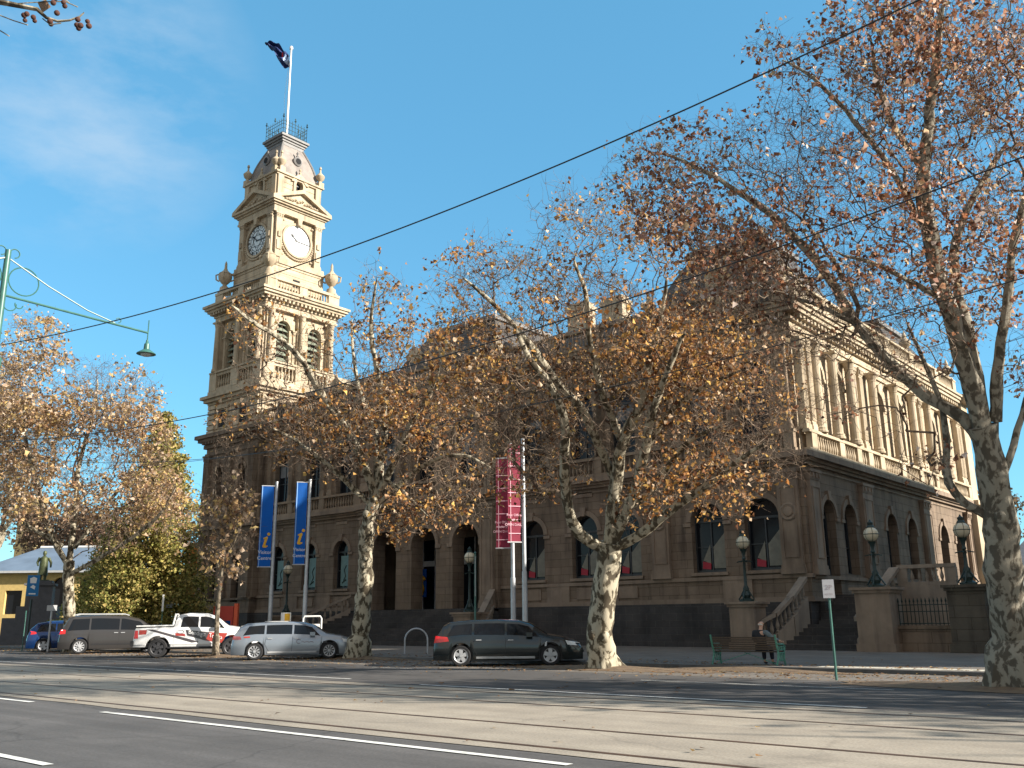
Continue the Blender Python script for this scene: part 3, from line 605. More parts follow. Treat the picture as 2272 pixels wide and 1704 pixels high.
# pedestal zone with small balustrades, then belfry
for F in faces(H0)[:2]:
    for u in (-3.05,0,3.05): TT.fb(F,u-.5,u+.5,-.3,.22,19.75,21.2)
    for a,b in ((-2.55,-.5),(.5,2.55)): 
        for i in range(6): q=F(a+(b-a)*(i+.5)/6,.02,19.95); baluster(TT,q[0],q[1],19.95,1.0,.1)
    TT.fb(F,-3.55,3.55,-.2,.28,21.2,21.34); TT.fb(F,-2.55,-.5,-.1,.15,19.75,19.95); TT.fb(F,.5,2.55,-.1,.15,19.75,19.95); TT.fb(F,-2.55,-.5,-.1,.15,20.95,21.2); TT.fb(F,.5,2.55,-.1,.15,20.95,21.2)
sq(TW,H0-.35,19.75,21.3)
for i,F in enumerate(faces(H0-.3)):
    h=H0-.3
    wall(TW,F,-h,h,21.3,26.2,[(-1.55,1.25,21.5,24.3),(1.55,1.25,21.5,24.3)],dep=.55)
    if i<2:
        for u in (-3.0,-2.45,0,2.45,3.0):
            if abs(u)==2.45: continue
            pilaster(TT,F,u,.62,21.34,25.65,.28,flute=False)
        for u in (-2.35,-.48,.48,2.35): pilaster(TT,F,u,.26,21.34,24.3,.1,cap=False)
        for u in (-.0,): column(TT,*F(u,.42,0)[:2],21.34,25.6,.24)
        for u in (-2.95,2.95): column(TT,*F(u,.42,0)[:2],21.34,25.6,.24)
        for u in (-1.55,1.55): ring(TT,F,u,24.3,.625,.26,0,.12)
        for u in (-1.55,1.55):
            lv=MB()
            for k in range(7):
                z0=21.6+k*.5; ww=.6 if z0<24.2 else .42
                lv.hexa([F(u-ww,-.15,z0),F(u+ww,-.15,z0),F(u+ww,-.5,z0+.36),F(u-ww,-.5,z0+.36),F(u-ww,-.11,z0+.03),F(u+ww,-.11,z0+.03),F(u+ww,-.46,z0+.40),F(u-ww,-.46,z0+.40)])
            part('louvre',lv,mat('green_grey_louvre',(.22,.25,.19),.7,var=.2))
sq(TD,H0-.9,21.3,26.2)
for (p,z0,z1_) in ((.1,25.65,25.8),(.04,25.8,26.1),(.14,26.1,26.25),(.55,26.5,26.7),(.72,26.7,26.9),(.85,26.9,27.1)): sq(TT,H0+p,z0,z1_)
sq(TT,H0+.02,26.25,26.5)
for F in faces(H0)[:2]:
    for i in range(19): u=-3.6+i*.4; TT.fb(F,u-.1,u+.1,.02,.5,26.27,26.49)
# parapet with balusters
for F in faces(H0+.1)[:2]:
    TT.fb(F,-3.7,3.7,-.3,.02,27.1,27.35); TT.fb(F,-3.7,3.7,-.34,.06,28.1,28.32)
    for u,w_ in ((-3.15,1.1),(0,.75),(3.15,1.1)): TT.fb(F,u-w_/2,u+w_/2,-.28,0,27.35,28.1)
    for a,b in ((-2.6,-.37),(.37,2.6)):
        for i in range(8): q=F(a+(b-a)*(i+.5)/8,-.14,27.35); baluster(TT,q[0],q[1],27.35,.75,.08)
for sx,sy in ((-1,-1),(1,-1),(1,1)):
    x,y=TX+sx*3.15,TY+sy*3.15
    mb=MB(); mb.lathe((x,y,28.32),[(.55,0),(.55,.1),(.42,.25),(.38,.55),(.2,.7),(.16,.82),(.3,.95),(.52,1.2),(.58,1.55),(.52,1.75),(.55,1.8),(.38,1.92),(.2,2.1),(.12,2.3),(.1,2.75),(.02,2.95)],12)
    for k in range(4):
        an=k*math.pi/2+.78; c_,s_=math.cos(an),math.sin(an); mb.tube([(x+.5*c_,y+.5*s_,30.1),(x+.78*c_,y+.78*s_,30.0),(x+.74*c_,y+.74*s_,29.6),(x+.5*c_,y+.5*s_,29.45)],.07,5)
    part('urn',mb,MAT['trim'],smooth=True)
# plain stage and clock stage
H1=2.62
sq(TW,H1,27.1,29.75)
for i in range(5): sq(TW,H1+.03,27.2+i*.5,27.66+i*.5)
for F in faces(H1+.032)[:2]:
    mb=MB(); mb.fb(F,-.45,.25,0,.012,28.25,28.95); part('vent_opening',mb,MAT['dark'])
for (p,z0,z1_) in ((.06,29.75,29.95),(.16,29.95,30.15),(.05,30.15,30.5)): sq(TT,H1+p,z0,z1_)
H2=2.28; ZK=32.55
for i,F in enumerate(faces(H2)):
    TW.add([F(-H2,0,30.5),F(H2,0,30.5),F(H2,0,35.2),F(-H2,0,35.2)],[(0,1,2,3)])
    if i>1: continue
    for u in (-2.0,2.0):
        pilaster(TT,F,u,.62,30.5,34.45,.30)
        TT.fb(F,u-.14,u+.14,.31,.42,32.3,32.75); TT.fb(F,u-.22,u+.22,.30,.38,31.2,32.0)
    ring(TT,F,0,ZK,1.34,.2,.0,.16,n=20,key=False)
    P=[(-1.34*math.cos(a),ZK-1.34*math.sin(a)) for a in [math.pi*k/20 for k in range(21)]]
    Q=[(-1.52*math.cos(a),ZK-1.52*math.sin(a)) for a in [math.pi*k/20 for k in range(21)]]
    for k in range(20):
        p=[P[k],P[k+1],Q[k+1],Q[k]]; TT.add([F(x,.16,z_) for x,z_ in p]+[F(x,0,z_) for x,z_ in p],[(0,1,2,3),(0,4,5,1),(3,2,6,7)])
    # carved garland under the dial
    for k in range(26):
        a=math.pi*(k+.5)/26; q=F(-1.7*math.cos(a),.06,ZK-1.7*math.sin(a)); TT.lathe((q[0],q[1],q[2]-.1),[(.05,0),(.13,.05),(.11,.16),(.04,.22)],6)
    for (u,zz) in ((-1.5,34.05),(1.5,34.05),(-1.5,31.0),(1.5,31.0)): q=F(u,.03,zz); TT.lathe((q[0],q[1],q[2]-.12),[(.04,0),(.16,.08),(.12,.2),(.03,.26)],7)
    TT.slab([(-.16,ZK+1.34),(.16,ZK+1.34),(.24,34.45),(-.24,34.45)],F,0,.38)
    # dial
    dial=MB(); n=40; dial.add([F(1.34*math.cos(2*math.pi*k/n),.03,ZK+1.34*math.sin(2*math.pi*k/n)) for k in range(n)],[tuple(range(n))])
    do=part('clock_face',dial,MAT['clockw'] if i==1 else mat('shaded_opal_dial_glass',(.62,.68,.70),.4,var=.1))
    hb=MB()
    def bar(u0,z0,u1,z1_,w_,d0=.035,d1=.05):
        dx,dz=u1-u0,z1_-z0; l_=math.hypot(dx,dz); nx,nz=-dz/l_*w_/2,dx/l_*w_/2
        hb.slab([(u0+nx,z0+nz),(u1+nx*.7,z1_+nz*.7),(u1-nx*.7,z1_-nz*.7),(u0-nx,z0-nz)],F,d0,d1)
    num=[2,1,2,3,3,2,3,4,4,3,2,3]
    for k in range(12):
        a=math.pi/2-2*math.pi*k/12
        cnt=num[k] if k in (1,2,3,9,8,4,10,11,0,5,7,6) else 2
        for j in range(cnt):
            aa=a+(j-(cnt-1)/2)*.07; bar(1.03*math.cos(aa),ZK+1.03*math.sin(aa),1.3*math.cos(aa),ZK+1.3*math.sin(aa),.035 if i==1 else .05)
    nn=60
    for rr,ww in ((1.40,.06),(.98,.022 if i==1 else .04),) if i==1 else ((1.38,.09),(.95,.05),(.62,.04)):
        for k in range(nn//2):
            a=2*math.pi*k/(nn//2); b=2*math.pi*(k+1)/(nn//2); hb.slab([((rr-ww)*math.cos(a),ZK+(rr-ww)*math.sin(a)),(rr*math.cos(a),ZK+rr*math.sin(a)),(rr*math.cos(b),ZK+rr*math.sin(b)),((rr-ww)*math.cos(b),ZK+(rr-ww)*math.sin(b))],F,.034,.046)
    if i==0:
        for k in range(12):
            a=math.pi/12+2*math.pi*k/12; bar(.95*math.cos(a),ZK+.95*math.sin(a),1.38*math.cos(a),ZK+1.38*math.sin(a),.045)
        for k in range(3):
            a=2*math.pi*k/3+.5; b=a+2*math.pi/3; bar(.93*math.cos(a),ZK+.93*math.sin(a),.93*math.cos(b),ZK+.93*math.sin(b),.035)
            a+=math.pi/3; b+=math.pi/3; bar(.93*math.cos(a),ZK+.93*math.sin(a),.93*math.cos(b),ZK+.93*math.sin(b),.035)
    part('numerals',hb,MAT['black'] if i==0 else mat('grey_clock_numerals',(.05,.045,.055),.6),do)
    hb=MB(); bar(-.18*math.cos(-.03),ZK,1.28*math.cos(-.03),ZK+1.28*math.sin(-.03),.11,.06,.08)
    a=math.pi/2+math.radians(52); bar(0,ZK,.72*math.cos(a),ZK+.72*math.sin(a),.10,.085,.1); bar(.5*math.cos(a),ZK+.5*math.sin(a),.74*math.cos(a),ZK+.74*math.sin(a),.2,.085,.1); bar(.7*math.cos(a),ZK+.7*math.sin(a),.98*math.cos(a),ZK+.98*math.sin(a),.06,.085,.1)
    part('clock_hands',hb,MAT['black'],do)
for (p,z0,z1_) in ((.36,34.45,34.6),(.31,34.6,35.05),(.42,35.05,35.2),(.6,35.2,35.36),(.74,35.36,35.55)): sq(TT,H2+p,z0,z1_)
for F in faces(H2)[:2]:
    TT.slab([(-3.0,35.55),(-2.65,35.55),(0,36.72),(2.65,35.55),(3.0,35.55),(3.0,35.7),(0,37.08),(-3.0,35.7)],F,-.25,.74)
    TT.slab([(-2.65,35.55),(2.65,35.55),(0,36.72)],F,-.25,.4)
    for k in range(14):
        u=-1.6+k*.245; q=F(u,.47,35.75+(.35-.2*abs(u))*(.6+.4*math.sin(k*2.1))); TT.lathe((q[0],q[1],q[2]-.1),[(.04,0),(.14,.08),(.1,.2),(.03,.26)],6)
# attic behind pediments
H3=2.2
for i,F in enumerate(faces(H3)):
    wall(TW,F,-H3,H3,35.55,38.0,[(0,.62,36.85,37.75)] if i<2 else [],dep=.35)
    if i<2:
        ring(TT,F,0,37.75,.34,.24,0,.14,key=False); TT.fb(F,-.62,-.36,0,.14,36.8,37.75); TT.fb(F,.36,.62,0,.14,36.8,37.75)
        TT.slab([(-.9,37.85),(-.6,37.85),(0,38.45),(.6,37.85),(.9,37.85),(.55,38.35),(0,38.75),(-.55,38.35)],F,-.05,.2)
        q=F(0,.1,38.7); TT.lathe(q,[(.1,0),(.13,.15),(.05,.25),(.12,.4),(.02,.6)],8)
        for k in range(5): TT.fb(F,-H3,-.64,.0,.03,35.7+k*.45,36.1+k*.45); TT.fb(F,.64,H3,.0,.03,35.7+k*.45,36.1+k*.45)
        for u in (-1.95,1.95): TT.fb(F,u-.28,u+.28,0,.2,35.6,38.0)
        window(F,0,.62,36.85,37.75,-.33,PO,bars=False,name='attic_window')
for (p,z0,z1_) in ((.15,38.0,38.15),(.28,38.15,38.32)): sq(TT,H3+p,z0,z1_)
for sx,sy in ((-1,-1),(1,-1),(1,1),(-.62,-1.0),(.62,-1),(1,-.62),(1,.62)):
    if abs(sx)!=1 or abs(sy)!=1: continue
    for (ex,ey) in ((0,0),):
        x,y=TX+sx*2.2,TY+sy*2.2
        pts_=[(x-.32*sx,y),(x,y-.32*sy)] if (sx,sy)==(1,-1) else [(x,y)]
        for (a,b) in pts_:
            mb=MB(); mb.box(a-.26,a+.26,b-.26,b+.26,38.32,38.75); mb.lathe((a,b,38.75),[(.2,0),(.15,.15),(.36,.4),(.42,.62),(.3,.78),(.18,.9),(.09,1.0),(.07,1.35),(.12,1.34),(.1,1.5),(.02,1.6)],10); part('finial',mb,MAT['trim'],smooth=True)
part('clock_tower',TW,MAT['stone']); part('tower_moulding',TT,MAT['trim']); part('tower_base',TB,MAT['brown']); part('tower_plinth',TD,MAT['blue'])
tr_=mansard(TX-2.0,TX+2.0,TY-2.0,TY+2.0,38.32,41.75,.95,n=9)
tmr=mat('weathered_tower_slate',(.29,.25,.225),.8,col2=(.19,.165,.15),vscale=1.3,bump=.4,bscale=14)
ro=part('tower_roof',tr_,tmr)
mb=MB()
for sx,sy in ((-1,-1),(1,-1),(1,1)):
    pts_=[]
    for i in range(10):
        t=i/9; k=.95*(1-math.cos(t*math.pi/2)); pts_.append((TX+sx*(2.0-k),TY+sy*(2.0-k),38.32+3.43*t))
    mb.tube(pts_,.11,6)
for F in faces(0)[:2]:
    q=F(0,1.78,40.1)
    ax='y' if F(0,1,0)[0]==TX else 'x'
    s_=-1 if ax=='y' else 1
    mb.lathe(q,[(.42,-.35*s_),(.42,.12*s_),(.28,.2*s_),(.26,.05*s_)],16,axis=ax)
    mb.lathe((q[0],q[1],q[2]+.4),[(.12,0),(.14,.12),(.05,.22),(.11,.4),(.02,.6)],8)
part('roof_hip',mb,MAT['lead'],ro)
for F in faces(0)[:2]:
    mb=MB(); n=16; mb.add([F(.26*math.cos(2*math.pi*k/n),2.0,40.1+.26*math.sin(2*math.pi*k/n)) for k in range(n)],[tuple(range(n))]); part('round_window',mb,MAT['dark'],ro)
mb=MB()
for (p,z0,z1_) in ((1.12,41.65,41.95),(1.2,41.95,42.15),(1.32,42.15,42.35),(1.45,42.35,42.55)): sq(mb,p,z0,z1_)
part('roof_platform',mb,MAT['lead'],ro)
g=MB()
for F in faces(1.25):
    for zz in (42.75,43.15,43.55,43.85): g.tube([F(-1.25,0,zz),F(1.25,0,zz)],.025,4)
    for i in range(9):
        u=-1.25+i*.3125; g.tube([F(u,0,42.5),F(u,0,43.95+(.35 if i%4==0 else .12))],.028,4)
        if i%4==0: q=F(u,0,44.2); g.lathe(q,[(.02,-.1),(.11,0),(.02,.1),(.07,.18),(.01,.3)],6)
part('cresting',g,MAT['cresting'],ro)
# flagpole and flag
fp=thing('flagpole','tall white flagpole on top of the clock tower flying a blue flag','flagpole',(TX,TY,42.55))
mb=MB(); mb.tube([(0,0,0),(0,0,9.4)],[.11,.075],10); mb.lathe((0,0,9.4),[(.05,0),(.16,.05),(.17,.2),(.12,.35),(.02,.38)],10); mb.build('pole',MAT['white'],fp,True)
mb=MB(); mb.tube([(-.16,-.1,.8),(-.35,-.2,4.5),(-.1,-.05,8.6)],.015,4); mb.build('halyard',MAT['white'],fp)
def flagmesh():
    mb=MB(); nu,nv=26,12; vs=[]; lx,ly=-.76,-.65; qx,qy=.65,-.76
    P=[(.08,8.15),(.45,8.3),(.8,8.75),(1.1,9.25),(1.45,9.75),(1.95,10.15),(2.2,10.1)]; Wd=[1.45,1.5,1.1,.8,.85,.7,.45]; An=[1.45,1.7,2.0,2.5,2.3,2.6,2.9]
    for i in range(nu+1):
        f=i/nu*(len(P)-1); k=min(int(f),len(P)-2); g=f-k; ix=lambda A:A[k]+(A[k+1]-A[k])*g
        cx=P[k][0]+(P[k+1][0]-P[k][0])*g; cz=P[k][1]+(P[k+1][1]-P[k][1])*g; w_=ix(Wd); an=ix(An)
        for j in range(nv+1):
            s_=j/nv-.5; d=s_*w_; l=cx+d*math.cos(an); z=cz+d*math.sin(an); q=.20*math.sin(11*s_+i*.55)+.15*math.sin(i*.8+2)
            vs.append((lx*l+qx*q,ly*l+qy*q,z))
    for i in range(nu):
        for j in range(nv):
            mb.cur=1 if ((i<7 and 3<j<10 and (i+j)%5!=0) or (i<3 and j>9)) else (2 if (i in (8,9) and 3<j<9) else 0)
            mb.add([vs[i*(nv+1)+j],vs[(i+1)*(nv+1)+j],vs[(i+1)*(nv+1)+j+1],vs[i*(nv+1)+j+1]],[(0,1,2,3)])
    return mb
FM=flagmesh(); FM.build('flag',[mat('navy_flag_cloth',(.006,.022,.11),.7),mat('pale_flag_canton',(.40,.52,.72),.7),MAT['red']],fp,True)
MAT['dkstone']=stone('dark_stained_stone',(.11,.095,.075),(.07,.06,.05),dirt=.5,joint=.6)
# ================================================================== neighbour across the side street (off to the right; its shade falls on the pavement)
nb=thing('neighbouring_building','plain rendered building across the side street casting shade on the corner','building',(8,54,0))
mb=MB(); mb.box(-4,12,-15,13,0,18.2); mb.box(-4.3,12.3,-15.3,13.3,18.2,18.7); mb.build('wall',MAT['trim'],nb)
mb=MB()
for k in range(7):
    for z in (1.2,5,8.8,12.6): mb.box(-4.03,-4.0,-13+k*4,-11.6+k*4,z,z+2)
mb.build('window',MAT['glass'],nb)
# ================================================================== globe lamps on stone pedestals
def globe_lamp(loc,label,ph=2.05,pw=1.1,zt=4.6,m=None,parent_m=None):
    t=thing('globe_lamp',label,'street lamp',loc,group='globe lamps on stone pedestals round the stone building'); z0=loc[2]
    p=MB(); h=pw/2; p.box(-h-.08,h+.08,-h-.08,h+.08,-.1,.3); p.box(-h,h,-h,h,.3,ph-.22); p.box(-h-.07,h+.07,-h-.07,h+.07,ph-.22,ph-.1); p.box(-h-.15,h+.15,-h-.15,h+.15,ph-.1,ph)
    p.build('pedestal',m or MAT['btrim'],t)
    q=MB(); q.lathe((0,0,ph),[(.32,0),(.32,.08),(.16,.16),(.2,.28),(.11,.45),(.14,.55),(.07,.7),(.055,zt-ph-.75),(.09,zt-ph-.7),(.055,zt-ph-.6),(.1,zt-ph-.42),(.17,zt-ph-.3)],10)
    for a in range(4): 
        c_,s_=math.cos(a*math.pi/2),math.sin(a*math.pi/2); q.tube([(.2*c_,.2*s_,ph+.05),(.36*c_,.36*s_,ph+.1),(.22*c_,.22*s_,ph+.3),(.1*c_,.1*s_,ph+.5)],.035,5)
    q.tube([(-.34,0,zt-.85),(0,0,zt-.78),(.34,0,zt-.85)],.025,5); q.tube([(0,-.3,zt-.85),(0,0,zt-.78),(0,.3,zt-.85)],.025,5)
    q.lathe((0,0,zt+.27),[(.16,0),(.13,.08),(.1,.1),(.12,.2),(.05,.25),(.02,.32)],10)
    q.build('post',MAT['iron'],t,True)
    g=MB(); n=9; g.lathe((0,0,zt),[(.30*math.sin(math.pi*i/n)+.001,-.30*math.cos(math.pi*i/n)) for i in range(n+1)],18); g.build('globe',MAT['globe'],t,True)
    r=MB(); r.tube([(.305*math.cos(a),.305*math.sin(a),zt) for a in [2*math.pi*i/20 for i in range(21)]],.014,4,False)
    for b in range(3):
        an=b*math.pi/3; r.tube([(.304*math.sin(a)*math.cos(an),.304*math.sin(a)*math.sin(an),zt+.304*math.cos(a)) for a in [2*math.pi*i/20 for i in range(21)]],.009,4,False)
    r.build('globe_band',MAT['iron'],t)
    return t
globe_lamp((-50.1,36.9,.1),'globe lamp on the pedestal at the foot of the entrance steps nearest the blue banners',1.75,1.2)
globe_lamp((-34.3,37.0,.1),'globe lamp on the pedestal between the entrance arches and the crimson banners',1.75,1.2)
globe_lamp((-18.9,38.1,.1),'globe lamp before the corner windows, above the man on the bench',2.0,1.15,4.55)
globe_lamp((-13.3,38.2,.1),'globe lamp on the tall pedestal just right of the corner stairs',2.45,1.35,4.55)
globe_lamp((-9.9,38.3,.1),'globe lamp on dark pedestal nearest the big plane trunk at the right',2.45,1.3,4.5,MAT['dkstone'])
# low wall and iron railing between the two right-hand pedestals
t=thing('iron_fence','iron railing on a low stone wall between two lamp pedestals','fence',(-11.6,38.4,0))
mb=MB(); mb.box(-1.05,1.1,-.18,.18,0,.95); mb.box(-1.05,1.1,-.24,.24,.95,1.08); mb.build('base_wall',MAT['brown'],t)
mb=MB(); 
for i in range(15): x=-1+i*.148; mb.tube([(x,0,1.06),(x,0,1.95)],.016,5); mb.lathe((x,0,1.95),[(.03,0),(.035,.05),(.003,.18)],5)
for z in (1.15,1.6,1.85): mb.tube([(-1.02,0,z),(1.07,0,z)],.018,5)
mb.build('railing',MAT['iron'],t)
t=thing('garden_wall','dark bluestone wall behind the big plane trunk at the right','wall',(-5,38.6,0)); mb=MB(); mb.box(-4.1,20,-.2,.2,0,1.7); mb.box(-4.15,20,-.27,.27,1.7,1.85); mb.build('wall_body',MAT['dkstone'],t)
t=thing('side_awning_building','low grey roofed building with a striped awning beyond the stone building','building',(-19,90,0))
mb=MB(); mb.box(-1,14,0,14,0,5.2); mb.build('wall',mat('ochre_render',(.42,.25,.09),.85,var=.2),t)
mb=MB(); mb.box(-1.4,14.4,-.5,14.5,5.2,5.4); mb.hexa([(-1.4,-.5,5.4),(14.4,-.5,5.4),(14.4,14.5,5.4),(-1.4,14.5,5.4),(1,4,9.0),(12,4,9.0),(12,10,9.0),(1,10,9.0)]); mb.build('roof',mat('blue_grey_roof',(.22,.23,.25),.7,var=.2),t)
mb=MB(); mb.hexa([(-1,-2.6,3.6),(12,-2.6,3.6),(12,-.02,5.1),(-1,-.02,5.1),(-1,-2.6,3.68),(12,-2.6,3.68),(12,-.02,5.18),(-1,-.02,5.18)])
mb.build('awning',mat('striped_awning',(.55,.5,.42),.7,var=.3),t)
# ================================================================== banner poles
def banner_pole(loc,h,side,bw,zb,zt,label,kind,ang=0):
    t=thing('banner_pole',label,'banner',loc,group='banner poles before the stone building')
    p=MB(); p.tube([(0,0,0),(0,0,h*.36),(0,0,h*.361),(0,0,h)],[.13,.12,.095,.08],12); p.tube([(0,0,-.02),(0,0,.35)],.16,10); p.build('pole',MAT['galv'],t,True)
    c,s=math.cos(ang),math.sin(ang)
    F=lambda u,d,z:(side*u*c-d*s,side*u*s+d*c,z)
    b=MB(); nu,nv=6,24; vs=[]
    for i in range(nu+1):
        for j in range(nv+1): vs.append(F(.14+bw*i/nu,.02*math.sin(j*.9+i*.7),zb+(zt-zb)*j/nv))
    b.add(vs,[(i*(nv+1)+j,(i+1)*(nv+1)+j,(i+1)*(nv+1)+j+1,i*(nv+1)+j+1) for i in range(nu) for j in range(nv)])
    bo=b.build('banner',MAT['bluefab'] if kind=='blue' else MAT['redfab'],t,True)
    a=MB(); a.tube([F(0,0,zt+.02),F(.14+bw,0,zt+.02)],.03,6); a.tube([F(0,0,zb-.03),F(.17+bw,0,zb-.03)],.035,6); a.build('banner_arm',MAT['lite'],t)
    fr=-1 if True else 1
    def put(vs_,fs_,cx,cz,m,nm):
        q=MB(); q.add([F(cx+side*v[0],-.035,cz+v[1]) for v in vs_],fs_); q.build(nm,m,bo,fix=False)
    uc=.14+bw/2
    if kind=='blue':
        for txt,zz in (('Visitor',zb+.72),('Centre',zb+.38)):
            vs_,fs_=text_mb(txt,bw*.36); vs_=[(v[0]*1.12,v[1]*1.15) for v in vs_]; put(vs_,fs_,uc,zz,MAT['wprint'],'lettering')
        q=MB(); pr=[]
        # the slanted information i
        st=[(-.26,0),(-.2,-.1),(.0,-.12),(.2,.0),(.18,.12),(.05,.06),(.0,.16),(.2,.85),(.12,.95),(-.2,.8),(-.2,.68),(-.08,.7),(-.2,.2)]
        st=[(v[0]*.66,v[1]*.62) for v in st]
        put(st,[tuple(range(len(st)))],uc-.02,zb+1.15,MAT['yellow'],'information_symbol')
        n=14; dot=[(.16+.09*math.cos(2*math.pi*k/n),.72+.09*math.sin(2*math.pi*k/n)) for k in range(n)]; put(dot,[tuple(range(n))],uc-.02,zb+1.15,MAT['yellow'],'information_symbol')
        # pale edge strip
        put([(-bw/2+.03,0),(-bw/2+.07,0),(-bw/2+.07,zt-zb),(-bw/2+.03,zt-zb)],[(0,1,2,3)],uc,zb,mat('light_blue_print',(.25,.45,.75),.7),'edge_stripe')
    else:
        lm=mat('pale_pink_print',(.72,.45,.52),.7)
        gl=MB()
        k=int((zt-zb)/.62)
        for i in range(k): gl.add([F(.16,-.035,zb+.35+i*.62),F(.14+bw-.02,-.035,zb+.35+i*.62),F(.14+bw-.02,-.035,zb+.385+i*.62),F(.16,-.035,zb+.385+i*.62)],[(0,1,2,3)])
        gl.add([F(.14+bw*.78,-.037,zb),F(.14+bw*.82,-.037,zb),F(.14+bw*.82,-.037,zt),F(.14+bw*.78,-.037,zt)],[(0,1,2,3)])
        gl.build('grid_print',lm,bo,fix=False)
        for i,txt in enumerate(('Post Office','Gallery','OPEN DAILY')):
            vs_,fs_=text_mb(txt,.16); put(vs_,fs_,uc+.02,zb+1.15-i*.22,lm,'lettering')
    return t
banner_pole((-46.3,33.0,.1),9.5,-1,.72,4.5,9.2,'blue information banner left of the pair, its upper half sunlit, on a white pole','blue',R_(56))
banner_pole((-43.1,33.0,.1),9.3,-1,.62,4.5,9.1,'dark blue information banner in the shade, second from the left, on a white pole','blue',R_(56))
banner_pole((-27.2,33.0,.1),9.6,-1,.62,4.8,9.3,'crimson gridded banner on the nearer and taller crimson pole','red',R_(58))
banner_pole((-28.9,34.2,.1),9.1,-1,.66,4.7,9.0,'crimson gridded banner on the rear crimson pole, half hidden by its neighbour','red',R_(30))
# ================================================================== signs and small street furniture
def sign(name,label,cat,loc,h,pw,phh,pm,tm=MAT['green'],rz=0,r=.035,extra=None,txt=None,group=None):
    t=thing(name,label,cat,loc,rz,group=group)
    p=MB(); p.tube([(0,0,0),(0,0,h)],r,8); p.build('post',tm,t,True)
    b=MB(); b.box(-pw/2,pw/2,-r-.02,-r,h-phh,h+.02); so_=b.build('plate',pm,t)
    if txt:
        for i,(s,z,sz) in enumerate(txt):
            vs_,fs_=text_mb(s,sz); q=MB(); q.add([(v[0],-r-.024,h-phh+z+v[1]) for v in vs_],fs_); q.build('lettering',extra or MAT['red'],so_,fix=False)
    return t
sign('parking_sign','white parking sign on a green pole between the stairs and bench','sign',(-9.0,22.5,0),2.32,.27,.42,mat('white_sign_face',(.5,.5,.53),.5),rz=R_(30),txt=[('2P',.2,.16),('METER',.07,.06)],extra=mat('faded_sign_print',(.35,.3,.33),.6),r=.03)
t=thing('street_sign_pole','slim green pole with edge-on sign, standing behind the dark wagon','sign',(-26.2,28.6,.1)); mb=MB(); mb.tube([(0,0,0),(0,0,4.0)],.04,8); mb.lathe((0,0,4.0),[(.05,0),(.06,.04),(.02,.1)],8); mb.build('post',MAT['green'],t,True); mb=MB(); mb.box(-.012,.012,-.07,.07,2.3,3.9); mb.build('plate',MAT['lite'],t); t.rotation_euler=(0,0,R_(45))
t=thing('bike_hoop','galvanised steel bicycle hoop behind the tail of the dark wagon','bike rack',(-29.2,28.2,.1),R_(38)); mb=MB(); mb.tube([(-.48,0,0),(-.48,0,.55)]+[(-.48*math.cos(a),0,.55+.48*math.sin(a)) for a in [math.pi*i/14 for i in range(1,14)]]+[(.48,0,.55),(.48,0,0)],.035,8); mb.build('hoop_tube',MAT['galv'],t,True)
t=thing('information_totem','red information pillar with blue panel behind the white pickup','sign',(-50.0,32.5,.1),R_(40)); mb=MB(); mb.box(-.75,.45,-.12,.12,0,2.3); mb.build('panel',MAT['red'],t); mb=MB(); mb.box(.5,.72,-.16,.16,0,2.45); mb.build('side_post',mat('orange_red_paint',(.8,.13,.05),.5),t)
mb=MB(); mb.add([(-.62,-.125,.2),(.32,-.125,.2),(.32,-.125,1.45),(-.62,-.125,1.45)],[(0,1,2,3)]); po=mb.build('blue_panel',MAT['bluefab'],t,fix=False)
st=[(-.26,0),(-.2,-.1),(.0,-.12),(.2,.0),(.18,.12),(.05,.06),(.0,.16),(.2,.85),(.12,.95),(-.2,.8),(-.2,.68),(-.08,.7),(-.2,.2)]
mb=MB(); mb.add([(-.12+v[0]*.8,-.13,.35+v[1]*.85) for v in st],[tuple(range(len(st)))]); mb.build('information_symbol',MAT['yellow'],po,fix=False)
t=thing('small_yellow_sign','small white and yellow notice board above the silver wagon roof','sign',(*pt(633,1400,45)[:2],.1),R_(50)); mb=MB(); mb.tube([(0,0,0),(0,0,1.7)],.03,6); mb.build('post',MAT['lite'],t); mb=MB(); mb.box(-.24,.24,-.05,-.03,1.3,1.8); mb.build('plate',MAT['white'],t); mb=MB(); mb.box(-.06,.19,-.06,-.051,1.34,1.75); mb.build('yellow_symbol',MAT['yellow'],t)
t=thing('white_frame_sign','white tubular frame holding a blank white board, above the silver wagon bonnet','sign',(*pt(692,1400,43.5)[:2],.1),R_(50)); mb=MB(); mb.tube([(-.42,0,0),(-.42,0,1.5),(-.36,0,1.6),(.36,0,1.6),(.42,0,1.5),(.42,0,0)],.04,8); mb.build('frame',MAT['white'],t,True); mb=MB(); mb.box(-.36,.36,-.02,.02,.4,1.25); mb.build('board',MAT['white'],t)
